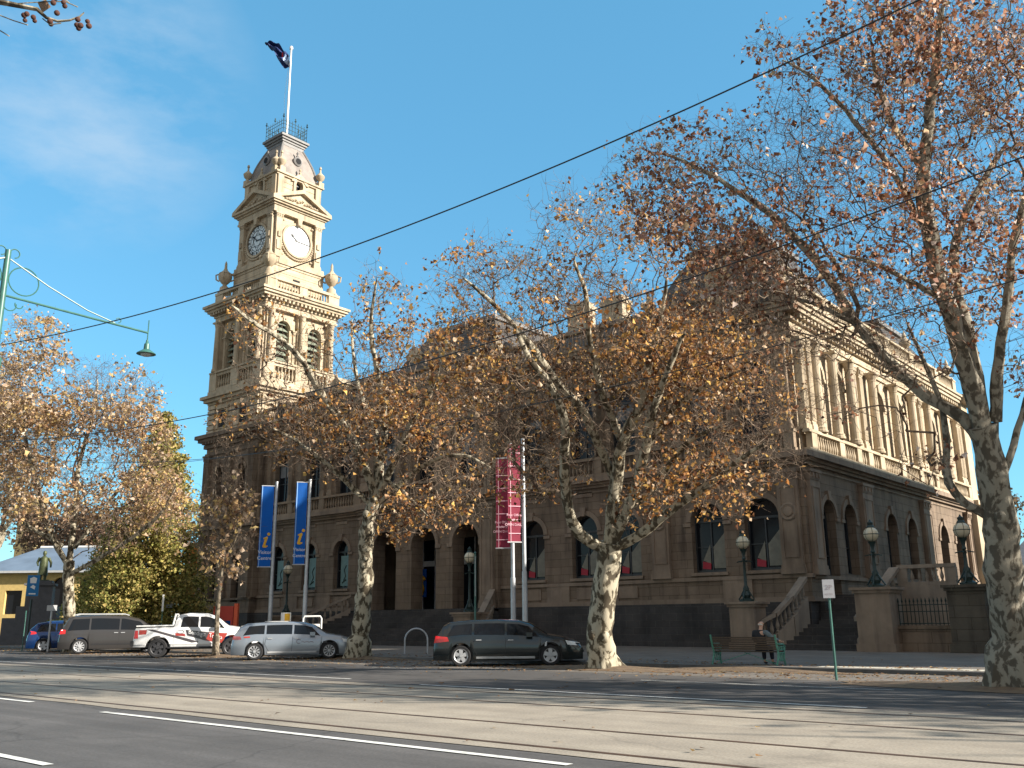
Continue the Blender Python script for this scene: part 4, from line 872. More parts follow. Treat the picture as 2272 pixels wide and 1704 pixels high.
# ================================================================== bench
def bench(loc,rz):
    t=thing('park_bench','green iron bench with weathered slats where the man sits','bench',loc,rz)
    L_=2.05
    s=MB()
    for i in range(6): y=.02+i*.075; s.box(-L_/2,L_/2,y,y+.055,.43-.006*i*(5-i)*.5,.455-.006*i*(5-i)*.5)
    s.build('seat',MAT['wood'],t)
    s=MB()
    for i in range(6): z=.5+i*.075; y=-.03-i*.028; s.hexa([(-L_/2,y-.012,z),(L_/2,y-.012,z),(L_/2,y+.012,z),(-L_/2,y+.012,z),(-L_/2,y-.034,z+.055),(L_/2,y-.034,z+.055),(L_/2,y-.01,z+.055),(-L_/2,y-.01,z+.055)])
    s.build('backrest',MAT['wood'],t)
    for x in (-L_/2+.02,L_/2-.02):
        e=MB()
        e.tube([(x,-.22,1.0),(x,-.1,.6),(x,-.02,.42),(x,-.08,.2),(x,-.2,.0)],.03,6); e.tube([(x,-.02,.41),(x,.25,.40),(x,.5,.43)],.028,6); e.tube([(x,.48,.42),(x,.43,.2),(x,.5,0)],.03,6)
        e.tube([(x,-.14,.72),(x,.1,.68),(x,.4,.68),(x,.54,.62),(x,.5,.5),(x,.42,.46)],.032,6)
        # cast scroll infill
        for k in range(5):
            cy,cz=.04+.1*k,.56-.02*(k%2); e.tube([(x+.01*math.sin(a),cy+.05*math.cos(a),cz+.06*math.sin(a)) for a in [2*math.pi*i/8 for i in range(9)]],.014,4,False)
        for k in range(3): cy,cz=.1+.13*k,.25; e.tube([(x,cy+.06*math.cos(a),cz+.12*math.sin(a)) for a in [2*math.pi*i/8 for i in range(9)]],.014,4,False)
        e.build('end_frame',MAT['dgreen'],t,True)
    b=MB(); b.tube([(-L_/2+.1,0,.04),(.1,.15,.4)],.012,5); b.tube([(L_/2-.1,0,.04),(-.1,.15,.4)],.012,5); b.build('brace',MAT['dgreen'],t)
    return t
BENCH=(-13.2,26.3,.1); BRZ=R_(4); bench(BENCH,BRZ).scale=(1,.95,.86)
# ================================================================== overhead pole, lamp and wires
t=thing('tram_pole','green ornate tram pole with bracket arm and hanging bell lamp, at the left edge','tram pole',(-24.5,8.75,0))
mb=MB(); mb.tube([(0,0,0),(0,0,7.2),(0,0,8.0)],[.14,.13,.12],12); mb.tube([(0,0,8.0),(0,0,10.95)],[.085,.075],10); mb.lathe((0,0,7.7),[(.13,0),(.17,.02),(.17,.34),(.13,.36)],12); mb.build('pole',MAT['green'],t,True)
mb=MB(); mb.tube([(0,-3.3,9.35),(0,0,9.72),(0,4.0,9.62)],.032,8); mb.tube([(0,0,10.75),(0,1.1,10.25),(0,2.2,9.85),(0,3.0,9.68)],.02,6); mb.tube([(0,0,10.75),(0,-1.1,10.25),(0,-2.2,9.8),(0,-3.0,9.4)],.03,6)
def circ(cy,cz,r,a0=0,a1=2*math.pi,n=24): return [(0,cy+r*math.cos(a0+(a1-a0)*i/n),cz+r*math.sin(a0+(a1-a0)*i/n)) for i in range(n+1)]
for s_ in (1,-1):
    mb.tube(circ(s_*.47,10.2,.38),.018,5,False); mb.tube(circ(s_*.17,10.9,.12,-1.5,2.8,12),.016,5); mb.tube(circ(s_*.2,9.5,.16,3,6.6,12),.016,5); mb.tube(circ(s_*.42,9.55,.1,2.8,6.2,10),.016,5)
mb.tube(circ(3.1,9.78,.07,-1.5,2.8,10),.014,5); mb.build('bracket',MAT['green'],t,True)
mb=MB(); mb.tube([(0,4.0,10.0),(0,4.0,9.3)],.016,6); mb.build('lamp_hanger',MAT['green'],t)
mb=MB(); mb.lathe((0,4.0,8.98),[(.27,0),(.26,.02),(.16,.09),(.085,.14),(.075,.30),(.045,.33),(.03,.42)],18); lo=mb.build('lamp_shade',MAT['green'],t,True)
mb=MB(); mb.lathe((0,4.0,8.91),[(.05,0),(.13,.02),(.16,.07),(.16,.08)],12); mb.build('lamp_glass',MAT['lite'],lo,True)
t=thing('tram_pole','second tram pole farther along, only its green bracket arm crossing the leaves','tram pole',(-52.0,8.8,0)); mb=MB(); mb.tube([(0,0,0),(0,0,10.8)],[.15,.09],10); mb.build('pole',MAT['green'],t,True); mb=MB(); mb.tube([(0,0,9.4),(0,9.0,8.6)],.05,6); mb.lathe((0,4,9.04),[(.09,-.06),(.1,0),(.09,.06)],8); mb.build('bracket',MAT['green'],t)
def wire(label,p0,p1,sag,r=.016):
    a=pt(*p0); b=pt(*p1); mb=MB(); n=40
    mb.tube([a.lerp(b,i/n)-Vector((0,0,4*sag*(i/n)*(1-i/n))) for i in range(n+1)],r,5)
    o=mb.build('overhead_wire',MAT['black'],None,True); tag(o,label,'wire',group='overhead tramway wires')
wire('highest overhead wire, crossing the clock tower and reaching the upper right corner',(5,765,24.2),(2120,-40,13),.75,.014)
wire('middle overhead wire, crossing the trees below the highest one',(-20,980,30),(2330,325,13),.95,.0125)
wire('thin lower wire passing behind the thick branches on the right',(60,1015,48),(2330,600,16),1.4,.011)
wire('lowest overhead wire, meeting the tower above the blue banners',(240,1040,45),(1400,850,24),.35,.01)
# ================================================================== far left: monument, yellow hall, conifer and hoarding
mo=thing('statue_monument','bronze standing statue on a dark stepped stone pedestal at the far left','monument')
mo.location=pt(78,1424,66); mo.location.z=0; mo.rotation_euler=(0,0,R_(60))
mb=MB(); mb.box(-2.6,2.6,-2.6,2.6,0,.7); mb.box(-2.0,2.0,-2.0,2.0,.7,1.9); mb.box(-1.3,1.3,-1.3,1.3,1.9,2.7); mb.box(-.85,.85,-.85,.85,2.7,4.15); mb.box(-1,1,-1,1,4.15,4.3); mb.box(-.75,.75,-.75,.75,4.3,4.5); mb.build('pedestal',mat('grey_granite',(.10,.10,.11),.7,var=.25),mo)
mb=MB(); k=2.05/1.8
def S(*a): return (a[0]*k,a[1]*k,4.5+a[2]*k)
mb.lathe(S(0,0,0),[(.5,0),(.5,.08)],10)
mb.tube([S(-.13,0,.05),S(-.14,0,.5),S(-.1,0,.9)],[.1,.11,.15],8); mb.tube([S(.13,.05,.05),S(.15,.05,.5),S(.1,0,.9)],[.1,.11,.15],8)
mb.tube([S(0,0,.35),S(0,.02,.9),S(0,0,1.2),S(0,0,1.45),S(0,0,1.55)],[.33,.29,.27,.26,.12],12); mb.tube([S(-.25,0,1.45),S(-.38,.05,1.15),S(-.3,-.2,.95)],[.11,.09,.06],8); mb.tube([S(.25,0,1.45),S(.4,.05,1.15),S(.42,-.05,.85)],[.11,.09,.06],8)
mb.lathe(S(0,0,1.55),[(.08,0),(.09,.06),(.13,.16),(.135,.26),(.1,.36),(.02,.4)],10); mb.build('statue',mat('green_bronze',(.10,.12,.055),.5,metal=.3,var=.4),mo,True)
yb=thing('yellow_hall','long cream-yellow hall with a slate-blue hipped roof at the far left','building'); P0=pt(-60,1370,88); P1=pt(290,1370,88); yb.location=(P0.x,P0.y,0); yb.rotation_euler=(0,0,math.atan2(P1.y-P0.y,P1.x-P0.x)); LL=(P1-P0).length
mb=MB(); F=lambda u,d,z:(u,-d,z); wall(mb,F,0,LL,0,6.4,[(3.6,1.6,2.4,4.6,1),(8.0,1.6,2.2,5.0),(10.6,1.6,2.2,5.0)],dep=.4); mb.box(0,LL,.4,10,0,6.38); mb.build('wall',mat('yellow_render',(.62,.45,.17),.85,var=.2),yb)
for u in (3.6,8.0,10.6): mb=MB(); mb.box(u-.8,u+.8,.3,.36,2.2,5.0 if u==3.6 else 5.7); mb.build('window',MAT['glass'],yb)
mb=MB(); mb.add([(-.5,-.6,6.4),(LL+.5,-.6,6.4),(LL+.5,10.6,6.4),(-.5,10.6,6.4),(3.2,5,9.0),(LL-4.2,5,9.0)],[(0,1,5,4),(1,2,5),(2,3,4,5),(3,0,4),(3,2,1,0)]); mb.build('roof',mat('slate_blue_sheet_roof',(.15,.20,.27),.6,var=.25,vscale=.5),yb)
mb=MB(); mb.tube([(3.2,5,9.06),(LL-4.2,5,9.06)],.12,6); mb.tube([(LL-4.2,5,9.06),(LL+.4,-.5,6.5)],.1,6); mb.build('ridge_cap',MAT['white'],yb)
mb=MB(); mb.box(-.5,LL+.5,-.75,-.6,6.22,6.42); mb.build('gutter',MAT['lite'],yb)
t=thing('stone_tower','slender pale stone tower rising behind the yellow hall roof','tower'); p=pt(46,1390,150); t.location=(p.x,p.y,0); t.rotation_euler=(0,0,R_(30)); mb=MB(); mb.box(-1.6,1.6,-1.6,1.6,0,19.5); mb.box(-2,2,-2,2,19.5,20.1); mb.box(-1.3,1.3,-1.3,1.3,20.1,22); mb.build('shaft',mat('yellow_stone',(.42,.33,.16),.9,var=.3,vscale=.4),t)
t=thing('orange_building','narrow orange painted wall with graffiti seen between conifer and tower','building'); p=pt(424,1395,72); t.location=(p.x,p.y,0); t.rotation_euler=(0,0,R_(55)); mb=MB(); mb.box(-.8,.9,-.4,6,2.6,7.6); mb.build('upper_wall',MAT['orange'],t); mb=MB(); mb.box(-.9,.85,-.42,6,0,2.6); mb.build('base_wall',MAT['lite'],t)
mb=MB()
for i in range(4): mb.tube([(-.85+.45*i,-.44,2.7+.2*(i%2)),(-.6+.45*i,-.45,3.25),(-.5+.4*i,-.44,2.75),(-.3+.4*i,-.45,3.1)],.07,5)
mb.build('graffiti',mat('orange_red_graffiti',(.75,.12,.02),.7),t)
# blue and white figure sign and other small signs at far left
t=thing('blue_poster_sign','blue poster sign with a white figure beside the monument','sign'); p=pt(59,1424,58); t.location=(p.x,p.y,0); t.rotation_euler=(0,0,R_(60)); mb=MB(); mb.tube([(0,.05,0),(0,.05,3)],.06,6); mb.build('post',MAT['iron'],t); mb=MB(); mb.box(-.35,.35,-.04,0,3.2,4.5); pl_=mb.build('plate',mat('bright_blue_sign',(.0,.16,.42),.5),t)
mb=MB()
for pts_ in ([(-.17,4.0),(.17,4.0),(.2,4.3),(0,4.4),(-.2,4.3)],[(-.15,3.75),(.12,3.6),(.15,3.8),(0,3.9)],[(-.2,3.3),(.2,3.3),(.2,3.38),(-.2,3.38)]): mb.add([(u,-.045,z) for u,z in pts_],[tuple(range(len(pts_)))])
mb.build('white_figure',MAT['wprint'],pl_,fix=False)
sign('street_sign_pole','pale pole with dark-lettered white plate before the small blue hatchback','sign',(*pt(106,1437,50)[:2],0),2.45,.5,.28,MAT['lite'],MAT['lite'],rz=R_(60),r=.05)
sign('street_sign_pole','green pole with a long thin white plate behind the pickup tray','sign',(*pt(357,1400,52)[:2],0),3.0,.1,.9,MAT['white'],MAT['green'],rz=R_(50),r=.035)
sign('street_sign_pole','short grey pole with square grey box sign behind the pickup tray','sign',(*pt(372,1400,54)[:2],0),2.75,.4,.42,mat('grey_blue_box',(.25,.28,.33),.5),MAT['iron'],rz=R_(55),r=.03)
sign('street_sign_pole','thin green pole without a plate near the monument steps','sign',(*pt(50,1430,52)[:2],0),2.2,.05,.3,MAT['green'],MAT['green'],rz=R_(60),r=.025)
sign('traffic_signal','black traffic signal on a pale pole before the yellow hall','traffic light',(*pt(181,1410,60)[:2],0),3.6,.3,.9,MAT['black'],MAT['lite'],rz=R_(60),r=.07)
globe_lamp((*pt(286,1400,58)[:2],.1),'distant globe lamp before the dark conifer at the left',1.6,1.3,4.3)
t=thing('iron_fence','dark railing in front of the conifer behind the dark people carrier','fence'); a=pt(215,1395,60); b=pt(420,1395,58); t.location=(a.x,a.y,0); t.rotation_euler=(0,0,math.atan2(b.y-a.y,b.x-a.x)); LL=(b-a).length
mb=MB(); 
for i in range(int(LL/.2)): mb.tube([(i*.2,0,0),(i*.2,0,1.9)],.025,4)
for z in (.2,1.1,1.75): mb.tube([(0,0,z),(LL,0,z)],.03,4)
mb.build('railing',MAT['black'],t); mb=MB(); mb.box(0,LL,-.2,.2,0,.7); mb.build('base_wall',MAT['blue'],t)
# red sign inside the third arch and blue display in the first, fixed to the porch
def posters():
    for c,m,txts in ((-36.9,MAT['red'],(('Post Office',.3),('Gallery',.3))),(-44.3,MAT['bluefab'],())):
        mb=MB(); mb.box(c-.9,c+.3,43.3,43.36,2.6 if m is MAT['red'] else 2.9,4.7); o=part('entry_sign',mb,m)
        for i,(s,z) in enumerate(txts):
            vs_,fs_=text_mb(s,.24); q=MB(); q.add([(c-.3+v[0],43.29,4.0-i*.35+v[1]) for v in vs_],fs_); q.v=[(v[0]-POFF.x,v[1]-POFF.y,v[2]) for v in q.v]; q.build('lettering',MAT['wprint'],o,fix=False)
        if not txts:
            q=MB(); n=14; q.tube([(c-.2,43.25,3.2),(c,43.25,3.1),(c+.1,43.25,3.4),(c-.05,43.25,3.8),(c+.1,43.25,4.2),(c+.25,43.25,4.0)],.1,6); q.v=[(v[0]-POFF.x,v[1]-POFF.y,v[2]) for v in q.v]; q.build('information_symbol',MAT['yellow'],o)
posters()
# ================================================================== cars
def lerp_tab(tab,x):
    if x<=tab[0][0]: return tab[0][1]
    for (a,b),(c,d) in zip(tab,tab[1:]):
        if x<=c: t=(x-a)/(c-a); t=t*t*(3-2*t)*.35+t*.65; return b+(d-b)*t
    return tab[-1][1]
class Car:
    """x forward, y left; the side seen from the street is -y"""
    def __init__(s,L_,W,top,belt,wheels,R,zb=.2,tumble=.73,arch=.06,hood=.93,bed=None):
        s.L=L_;s.W=W;s.top=top;s.belt=belt;s.wh=wheels;s.R=R;s.zb=zb;s.tum=tumble;s.arch=arch;s.hood=hood;s.bed=bed
    def hw(s,x):
        e=s.L/2; a=abs(x)/e; return s.W/2*(1-.16*max(0,(a-.72)/.28)**2.2)
    def sec(s,x):
        zt=lerp_tab(s.top,x); zl=min(lerp_tab(s.belt,x),zt-.05); h=s.hw(x); gh=zt-zl; g=min(1,max(0,(gh-.1)/.35)); 
        hr=h*(s.hood*(1-g)+s.tum*g) if not(s.bed and s.bed[0]<x<s.bed[1]) else h*.97
        zb=s.zb
        for wx in s.wh:
            d=abs(x-wx); rr=s.R+s.arch
            if d<rr: zb=max(zb,s.R+math.sqrt(rr*rr-d*d))
        zb2=min(max(zb,s.zb+.1),zl-.05)
        zm=max(.56,min(zb+.03,zl-.03)) if zb<=.56 else min(zb+.02,zl-.02)
        return [(h*.8,min(zb,zl-.08)),(h*.955,min(zb,zl-.07)),(h*.985,min(zb2+.0,zl-.06)),(h,zm),(h*.975,zl),(hr,zt-.05*(g*.6+.4)),(hr*.86,zt),(0,zt+.015)]
    def ysurf(s,x,z):
        p=s.sec(x)
        for (a,b),(c,d) in zip(p[1:6],p[2:7]):
            if b<=z<=d and d>b: return a+(c-a)*(z-b)/(d-b)
        return p[3][0]
    def body(s):
        mb=MB(); xs=sorted(set([round(-s.L/2+.04*i,3) for i in range(int(s.L/.04)+1)]+[s.L/2])); vs=[]
        for x in xs:
            p=s.sec(x); full=[(-a,b) for a,b in p[::1]]+[(a,b) for a,b in p[::-1][1:]]
            vs+=[(x,y,z) for y,z in full]
        k=15; n=len(xs)
        fs=[(i*k+j,(i+1)*k+j,(i+1)*k+j+1,i*k+j+1) for i in range(n-1) for j in range(k-1)]
        fs+=[(i*k+k-1,(i+1)*k+k-1,(i+1)*k,i*k) for i in range(n-1)]
        fs+=[tuple(range(k)),tuple(range((n-1)*k+k-1,(n-1)*k-1,-1))]
        mb.add(vs,fs); return mb
    def patch(s,mb,pts,eps=.012,side=-1,nx=1):
        """flat polygon given in (x,z) laid on the body side"""
        if len(pts)==4 and nx>1:
            L1=lambda p,q_,t:(p[0]+(q_[0]-p[0])*t,p[1]+(q_[1]-p[1])*t); nz=5
            G=lambda u,v:L1(L1(pts[0],pts[1],u),L1(pts[3],pts[2],u),v)
            for i in range(nx):
                for j in range(nz): s.patch(mb,[G(i/nx,j/nz),G((i+1)/nx,j/nz),G((i+1)/nx,(j+1)/nz),G(i/nx,(j+1)/nz)],eps,side)
            return
        mb.add([(x,side*(s.ysurf(x,z)+eps),z) for x,z in pts],[tuple(range(len(pts)))])
    def glass(s,mb,x0,x1,t0=.12,t1=.86,side=-1,eps=.008,n=14,top_only=None,sl0=0,sl1=0):
        """window strip between belt and roof; sl slants the ends"""
        vs=[]
        for i in range(n+1):
            f=i/n
            row=[]
            for t in (t0,t1):
                x=(x0+sl0*(t-t0))*(1-f)+(x1+sl1*(t-t0))*f; p=s.sec(x); a,b=p[4],p[5]
                row.append((x,side*(a[0]+(b[0]-a[0])*t+eps),a[1]+(b[1]-a[1])*t))
            vs+=row
        mb.add(vs,[(2*i,2*i+2,2*i+3,2*i+1) for i in range(n)])
    def screen(s,mb,x0,x1,eps=.01,n=8,k=.92):
        vs=[]
        for i in range(n+1):
            x=x0+(x1-x0)*i/n; p=s.sec(x); w_=p[6][0]*k+.03; z=p[6][1]+eps+.004
            vs+=[(x,-w_,z),(x,0,z+.016),(x,w_,z)]
        mb.add(vs,[(3*i+j,3*i+3+j,3*i+4+j,3*i+1+j) for i in range(n) for j in range(2)])
def wheel(par,x,y,R,rim_m,style,w_=.21,side=-1,rimr=.68):
    mb=MB(); prof=[]
    yo=side
    mb.lathe((x,y,R),[(R*rimr,-w_/2),(R*.9,-w_/2-.005),(R*.985,-w_/2+.03),(R,-w_/4),(R,w_/4),(R*.985,w_/2-.03),(R*.9,w_/2+.005),(R*rimr,w_/2)],28,axis='y',cap=False)
    o=mb.build('tyre',MAT['tyre'],par,True)
    q=MB(); ys_=y+side*(w_/2-.0); rr=R*rimr
    # barrel ring and hub
    n=28
    ring_=[]
    for k in range(n):
        a=2*math.pi*k/n; b=2*math.pi*(k+1)/n
        for (r0,r1,d0,d1) in ((rr,rr*.9,0.004,-.012),(rr*.9,rr*.86,-.012,-.07)):
            q.add([(x+r0*math.cos(a),ys_+side*d0,R+r0*math.sin(a)),(x+r0*math.cos(b),ys_+side*d0,R+r0*math.sin(b)),(x+r1*math.cos(b),ys_+side*d1,R+r1*math.sin(b)),(x+r1*math.cos(a),ys_+side*d1,R+r1*math.sin(a))],[(0,1,2,3)])
    ns={'5':5,'10':10,'mesh':20,'steel':6}[style]; wd={'5':.085,'10':.035,'mesh':.022,'steel':.07}[style]*R/.33
    for k in range(ns):
        a=2*math.pi*k/ns+.3; tw=.22 if style=='mesh' else 0
        if style=='mesh' and k%2: tw=-.22
        a2=a+tw; c_,s_=math.cos(a),math.sin(a); c2,s2=math.cos(a2),math.sin(a2)
        p0=(x+rr*.12*c_,R+rr*.12*s_); p1=(x+rr*.93*c2,R+rr*.93*s2); nx_,nz_=-s_,c_
        w0,w1=wd*.62,wd
        P=[(p0[0]-nx_*w0,p0[1]-nz_*w0),(p0[0]+nx_*w0,p0[1]+nz_*w0),(p1[0]+nx_*w1*.8,p1[1]+nz_*w1*.8),(p1[0]-nx_*w1*.8,p1[1]-nz_*w1*.8)]
        q.hexa([(px,ys_+side*-.045,pz) for px,pz in P]+[(px,ys_+side*-.012,pz) for px,pz in P])
    q.lathe((x,ys_+side*-.03 if side>0 else ys_+.0,R),[(rr*.2,-.03),(rr*.2,.02),(.001,.024)],12,axis='y')
    q.build('rim',rim_m,o,True)
    d=MB(); d.lathe((x,ys_-side*.075,R),[(rr*.88,-.005),(rr*.88,.005)],20,axis='y'); d.build('brake_disc',MAT['black'],o)
def carpaint(n,c,rough=.25,metal=.5,coat=.9,**k): return mat(n,c,rough,metal,coat=coat,**k)
def build_car(name,label,cat,loc,rz,C_,paint,windows,screens,lights,rim,style,doors,handles,rails=None,sill=None,scale=1.0,roofm=None,extra=None,far=True,tail=MAT['red']):
    t=thing(name,label,cat,loc,rz,group='cars angle-parked between the plane trees'); t.scale=(scale,)*3
    b=C_.body(); bo=b.build('body',[paint],t,True)
    u=MB(); u.box(-C_.L/2+.35,C_.L/2-.35,-C_.W/2+.12,C_.W/2-.12,C_.zb-.02,.62); u.build('underbody',MAT['black'],t)
    for side in (-1,1):
        for (x0,x1,s0,s1) in windows:
            g=MB(); C_.glass(g,x0,x1,side=side,sl0=s0,sl1=s1); g.build('side_window',MAT['carglass'],t,fix=False)
        for wx in C_.wh: wheel(t,wx,side*(C_.W/2-.125),C_.R,rim,style,side=side)
    for i,(x0,x1) in enumerate(screens): g=MB(); C_.screen(g,x0,x1); g.build('windscreen' if i==0 else 'rear_window',MAT['carglass'],t,fix=False)
    for nm,m,pts in lights:
        for side in (-1,1): g=MB(); C_.patch(g,pts,.006,side,nx=3); g.build(nm,m,t,fix=False)
    g=MB()
    for xs in doors:
        for (xa,za),(xb,zb_) in zip(xs,xs[1:]):
            k=5
            for i in range(k):
                a=(xa+(xb-xa)*i/k,za+(zb_-za)*i/k); b_=(xa+(xb-xa)*(i+1)/k,za+(zb_-za)*(i+1)/k)
                dx,dz=b_[0]-a[0],b_[1]-a[1]; l_=math.hypot(dx,dz) or 1; nx_,nz_=-dz/l_*.006,dx/l_*.006
                C_.patch(g,[(a[0]+nx_,a[1]+nz_),(b_[0]+nx_,b_[1]+nz_),(b_[0]-nx_,b_[1]-nz_),(a[0]-nx_,a[1]-nz_)],.003)
    g.build('door_seam',MAT['black'],bo,fix=False)
    for (hx,hz) in handles: g=MB(); y=-(C_.ysurf(hx,hz)+.02); g.box(hx-.09,hx+.09,y-.012,y+.012,hz-.016,hz+.016); g.build('door_handle',MAT['alu'] if paint is not MAT.get('white') else MAT['black'],t)
    if sill: g=MB(); C_.patch(g,[(C_.wh[0]+.5,sill),(C_.wh[1]-.5,sill),(C_.wh[1]-.5,sill+.07),(C_.wh[0]+.5,sill+.07)],.014,nx=6); g.build('side_trim',rails or MAT['alu'],t,fix=False)
    mx=windows[-1][1]-.05 if windows else .9
    for side in (-1,1):
        g=MB(); zz=lerp_tab(C_.belt,.75)+.02; yy=C_.ysurf(mx-.28,zz); g.box(mx-.36,mx-.16,side*(yy+.02) if side>0 else side*(yy+.19),side*(yy+.19) if side>0 else side*(yy+.02),zz,zz+.14); g.build('wing_mirror',paint,t)
    if extra: extra(t,C_,bo)
    return t
MAT['carglass']=mat('tinted_car_glass',(.006,.008,.011),.06,spec=.45)
MAT['head']=mat('headlamp_lens',(.75,.78,.8),.1,coat=1)
MAT['tail']=mat('tail_lamp_lens',(.60,.014,.018),.2,coat=1)
WT=[(-2.45,.62),(-2.42,.78),(-2.36,.96),(-2.12,1.3),(-1.9,1.405),(-1.2,1.455),(-.3,1.475),(.35,1.44),(.7,1.35),(1.32,.99),(1.8,.91),(2.15,.82),(2.36,.68),(2.45,.5)]
WB=[(-2.45,.5),(-2.36,.86),(-1.5,.95),(0,.93),(1.2,.88),(1.9,.80),(2.3,.66),(2.45,.44)]
def wagon(): return Car(4.9,1.88,WT,WB,(-1.53,1.385),.335,zb=.2)
WW=[(-2.0,-1.18,.28,0.0),(-1.1,-.1,0,-.0),(-.02,1.02,0,-.46)]
WD=[[(-1.1,.9),(-1.14,.6),(-1.0,.35),(-.9,.3)],[(-.06,.9),(-.1,.3)],[(1.08,.88),(1.02,.3)],[(-.9,.29),(1.0,.29)]]
def gpos(x,y,dep): p=pt(x,y,dep); return (p.x,p.y,0)
def place(x,y,dep,rz,C_,scale=1.0):
    """centre of a car whose near wheels touch the ground below source pixel x at distance dep"""
    p=pt(x,y,dep); k=C_.W/2*scale; mid=(C_.wh[0]+C_.wh[1])/2*scale
    a=R_(rz); fx,fy=math.cos(a),math.sin(a); return (p.x-fy*k-fx*mid,p.y+fx*k-fy*mid,0)
c=wagon(); gp=carpaint('grey_green_metallic',(.022,.03,.033),.22,.6)
def wag_extra(t,C_,bo):
    g=MB(); g.tube([(2.3,-.5,.45),(2.46,-.5,.45),(2.46,.5,.45),(2.3,.5,.45)],.05,6); g.build('front_grille',MAT['black'],t)
    g=MB(); C_.patch(g,[(1.62-.42,.62),(1.62-.36,.62),(1.62-.33,.78),(1.62-.40,.74)],.012); g.build('side_vent',MAT['alu'],t,fix=False)
build_car('parked_car','dark grey-green wagon parked left of the thick plane trunk','car',place(1122,1478,30.0,39,c),R_(39),c,gp,WW,[(.66,1.3),(-2.36,-2.1)],[('headlight',MAT['head'],[(1.95,.66),(2.38,.62),(2.34,.72),(1.88,.80)]),('tail_light',MAT['tail'],[(-2.43,.74),(-1.92,.80),(-1.98,.93),(-2.37,.97)])],MAT['alu'],'5',WD,[(-.95,.83),(.1,.82)],sill=.24,rails=MAT['lite'],extra=wag_extra)
c=wagon(); sp=carpaint('silver_blue_metallic',(.30,.34,.39),.3,.55)
def sil_extra(t,C_,bo):
    g=MB(); C_.patch(g,[(1.12,.62),(1.30,.64),(1.28,.72),(1.14,.70)],.012); g.build('side_vent',MAT['black'],t,fix=False)
    g=MB(); C_.patch(g,[(-1.95,.86),(-1.72,.87),(-1.74,.92),(-1.97,.91)],.012); g.build('rear_badge',MAT['red'],bo,fix=False)
    vs_,fs_=text_mb('Fleet',.15); q=MB(); q.add([(.42+v[0],-(C_.ysurf(.42+v[0],.68+v[1])+.01),.66+v[1]) for v in vs_],fs_); q=MB()
    k=MB(); pts_=[(.18+.09*math.cos(a),.70+.08*math.sin(a)) for a in [.6+2*math.pi*i/12 for i in range(10)]]
    k.tube([(x,-(C_.ysurf(x,z)+.005),z) for x,z in pts_],.012,4); k.tube([(x,-(C_.ysurf(x,z)+.005),z) for x,z in [(.28+.06*i,.68+.025*math.sin(i*2.2)) for i in range(9)]],.010,4); k.build('door_logo',mat('faded_logo',(.25,.2,.22),.6),bo)
    r=MB(); r.box(-1.2,-.3,-.62,-.56,1.47,1.50); r.box(-1.2,-.3,.56,.62,1.47,1.50); r.build('roof_rail',MAT['lite'],t)
build_car('parked_car','silver-blue wagon with its bonnet behind a plane trunk','car',place(647,1461,36.9,51,c),R_(51),c,sp,WW,[(.66,1.3),(-2.36,-2.1)],[('headlight',MAT['head'],[(1.95,.66),(2.38,.62),(2.34,.72),(1.88,.80)]),('tail_light',mat('pale_tail_lamp',(.30,.08,.09),.15,coat=1),[(-2.42,.78),(-2.05,.80),(-2.1,.92),(-2.38,.93)])],MAT['alu'],'mesh',WD,[(-.95,.83),(.1,.82)],sill=.26,rails=MAT['lite'],extra=sil_extra)
# dark people carrier
VT=[(-2.5,.6),(-2.46,.9),(-2.3,1.3),(-2.1,1.66),(-1.9,1.73),(-.8,1.77),(.3,1.74),(.95,1.60),(1.75,1.12),(2.15,.98),(2.4,.8),(2.5,.55)]
VB=[(-2.5,.5),(-2.4,.98),(-1,1.02),(1,1.0),(1.9,.92),(2.3,.72),(2.5,.5)]
c=Car(5.0,1.94,VT,VB,(-1.55,1.47),.345,zb=.22,tumble=.8)
def van_extra(t,C_,bo):
    r=MB()
    for y in (-.68,.68): r.tube([(-1.9,y,1.77),(-1.7,y,1.82),(.3,y,1.81),(.5,y,1.75)],.025,5)
    r.build('roof_rail',MAT['lite'],t)
build_car('parked_car','dark grey people carrier with silver roof rails, left of the pickup','car',place(252,1443,47.0,61,c,1.07),R_(61),c,carpaint('dark_warm_grey',(.055,.052,.052),.35,.4,.5),[(-2.12,-1.2,.25,0),(-1.12,.12,0,0),(.2,1.5,0,-.6)],[(1.0,1.75),(-2.42,-2.12)],[('headlight',MAT['head'],[(2.0,.72),(2.42,.66),(2.36,.78),(1.95,.86)]),('tail_light',MAT['tail'],[(-2.47,.9),(-2.2,.92),(-2.2,1.1),(-2.4,1.12)])],MAT['alu'],'10',[[(-1.15,1.0),(-1.2,.6),(-1.1,.35)],[(.16,1.0),(.12,.35)],[(1.5,.95),(1.42,.35)],[(-1.1,.86),(-2.3,.88)]],[(.0,.95),(.3,.95)],scale=1.07,sill=.4,rails=MAT['black'],extra=van_extra)
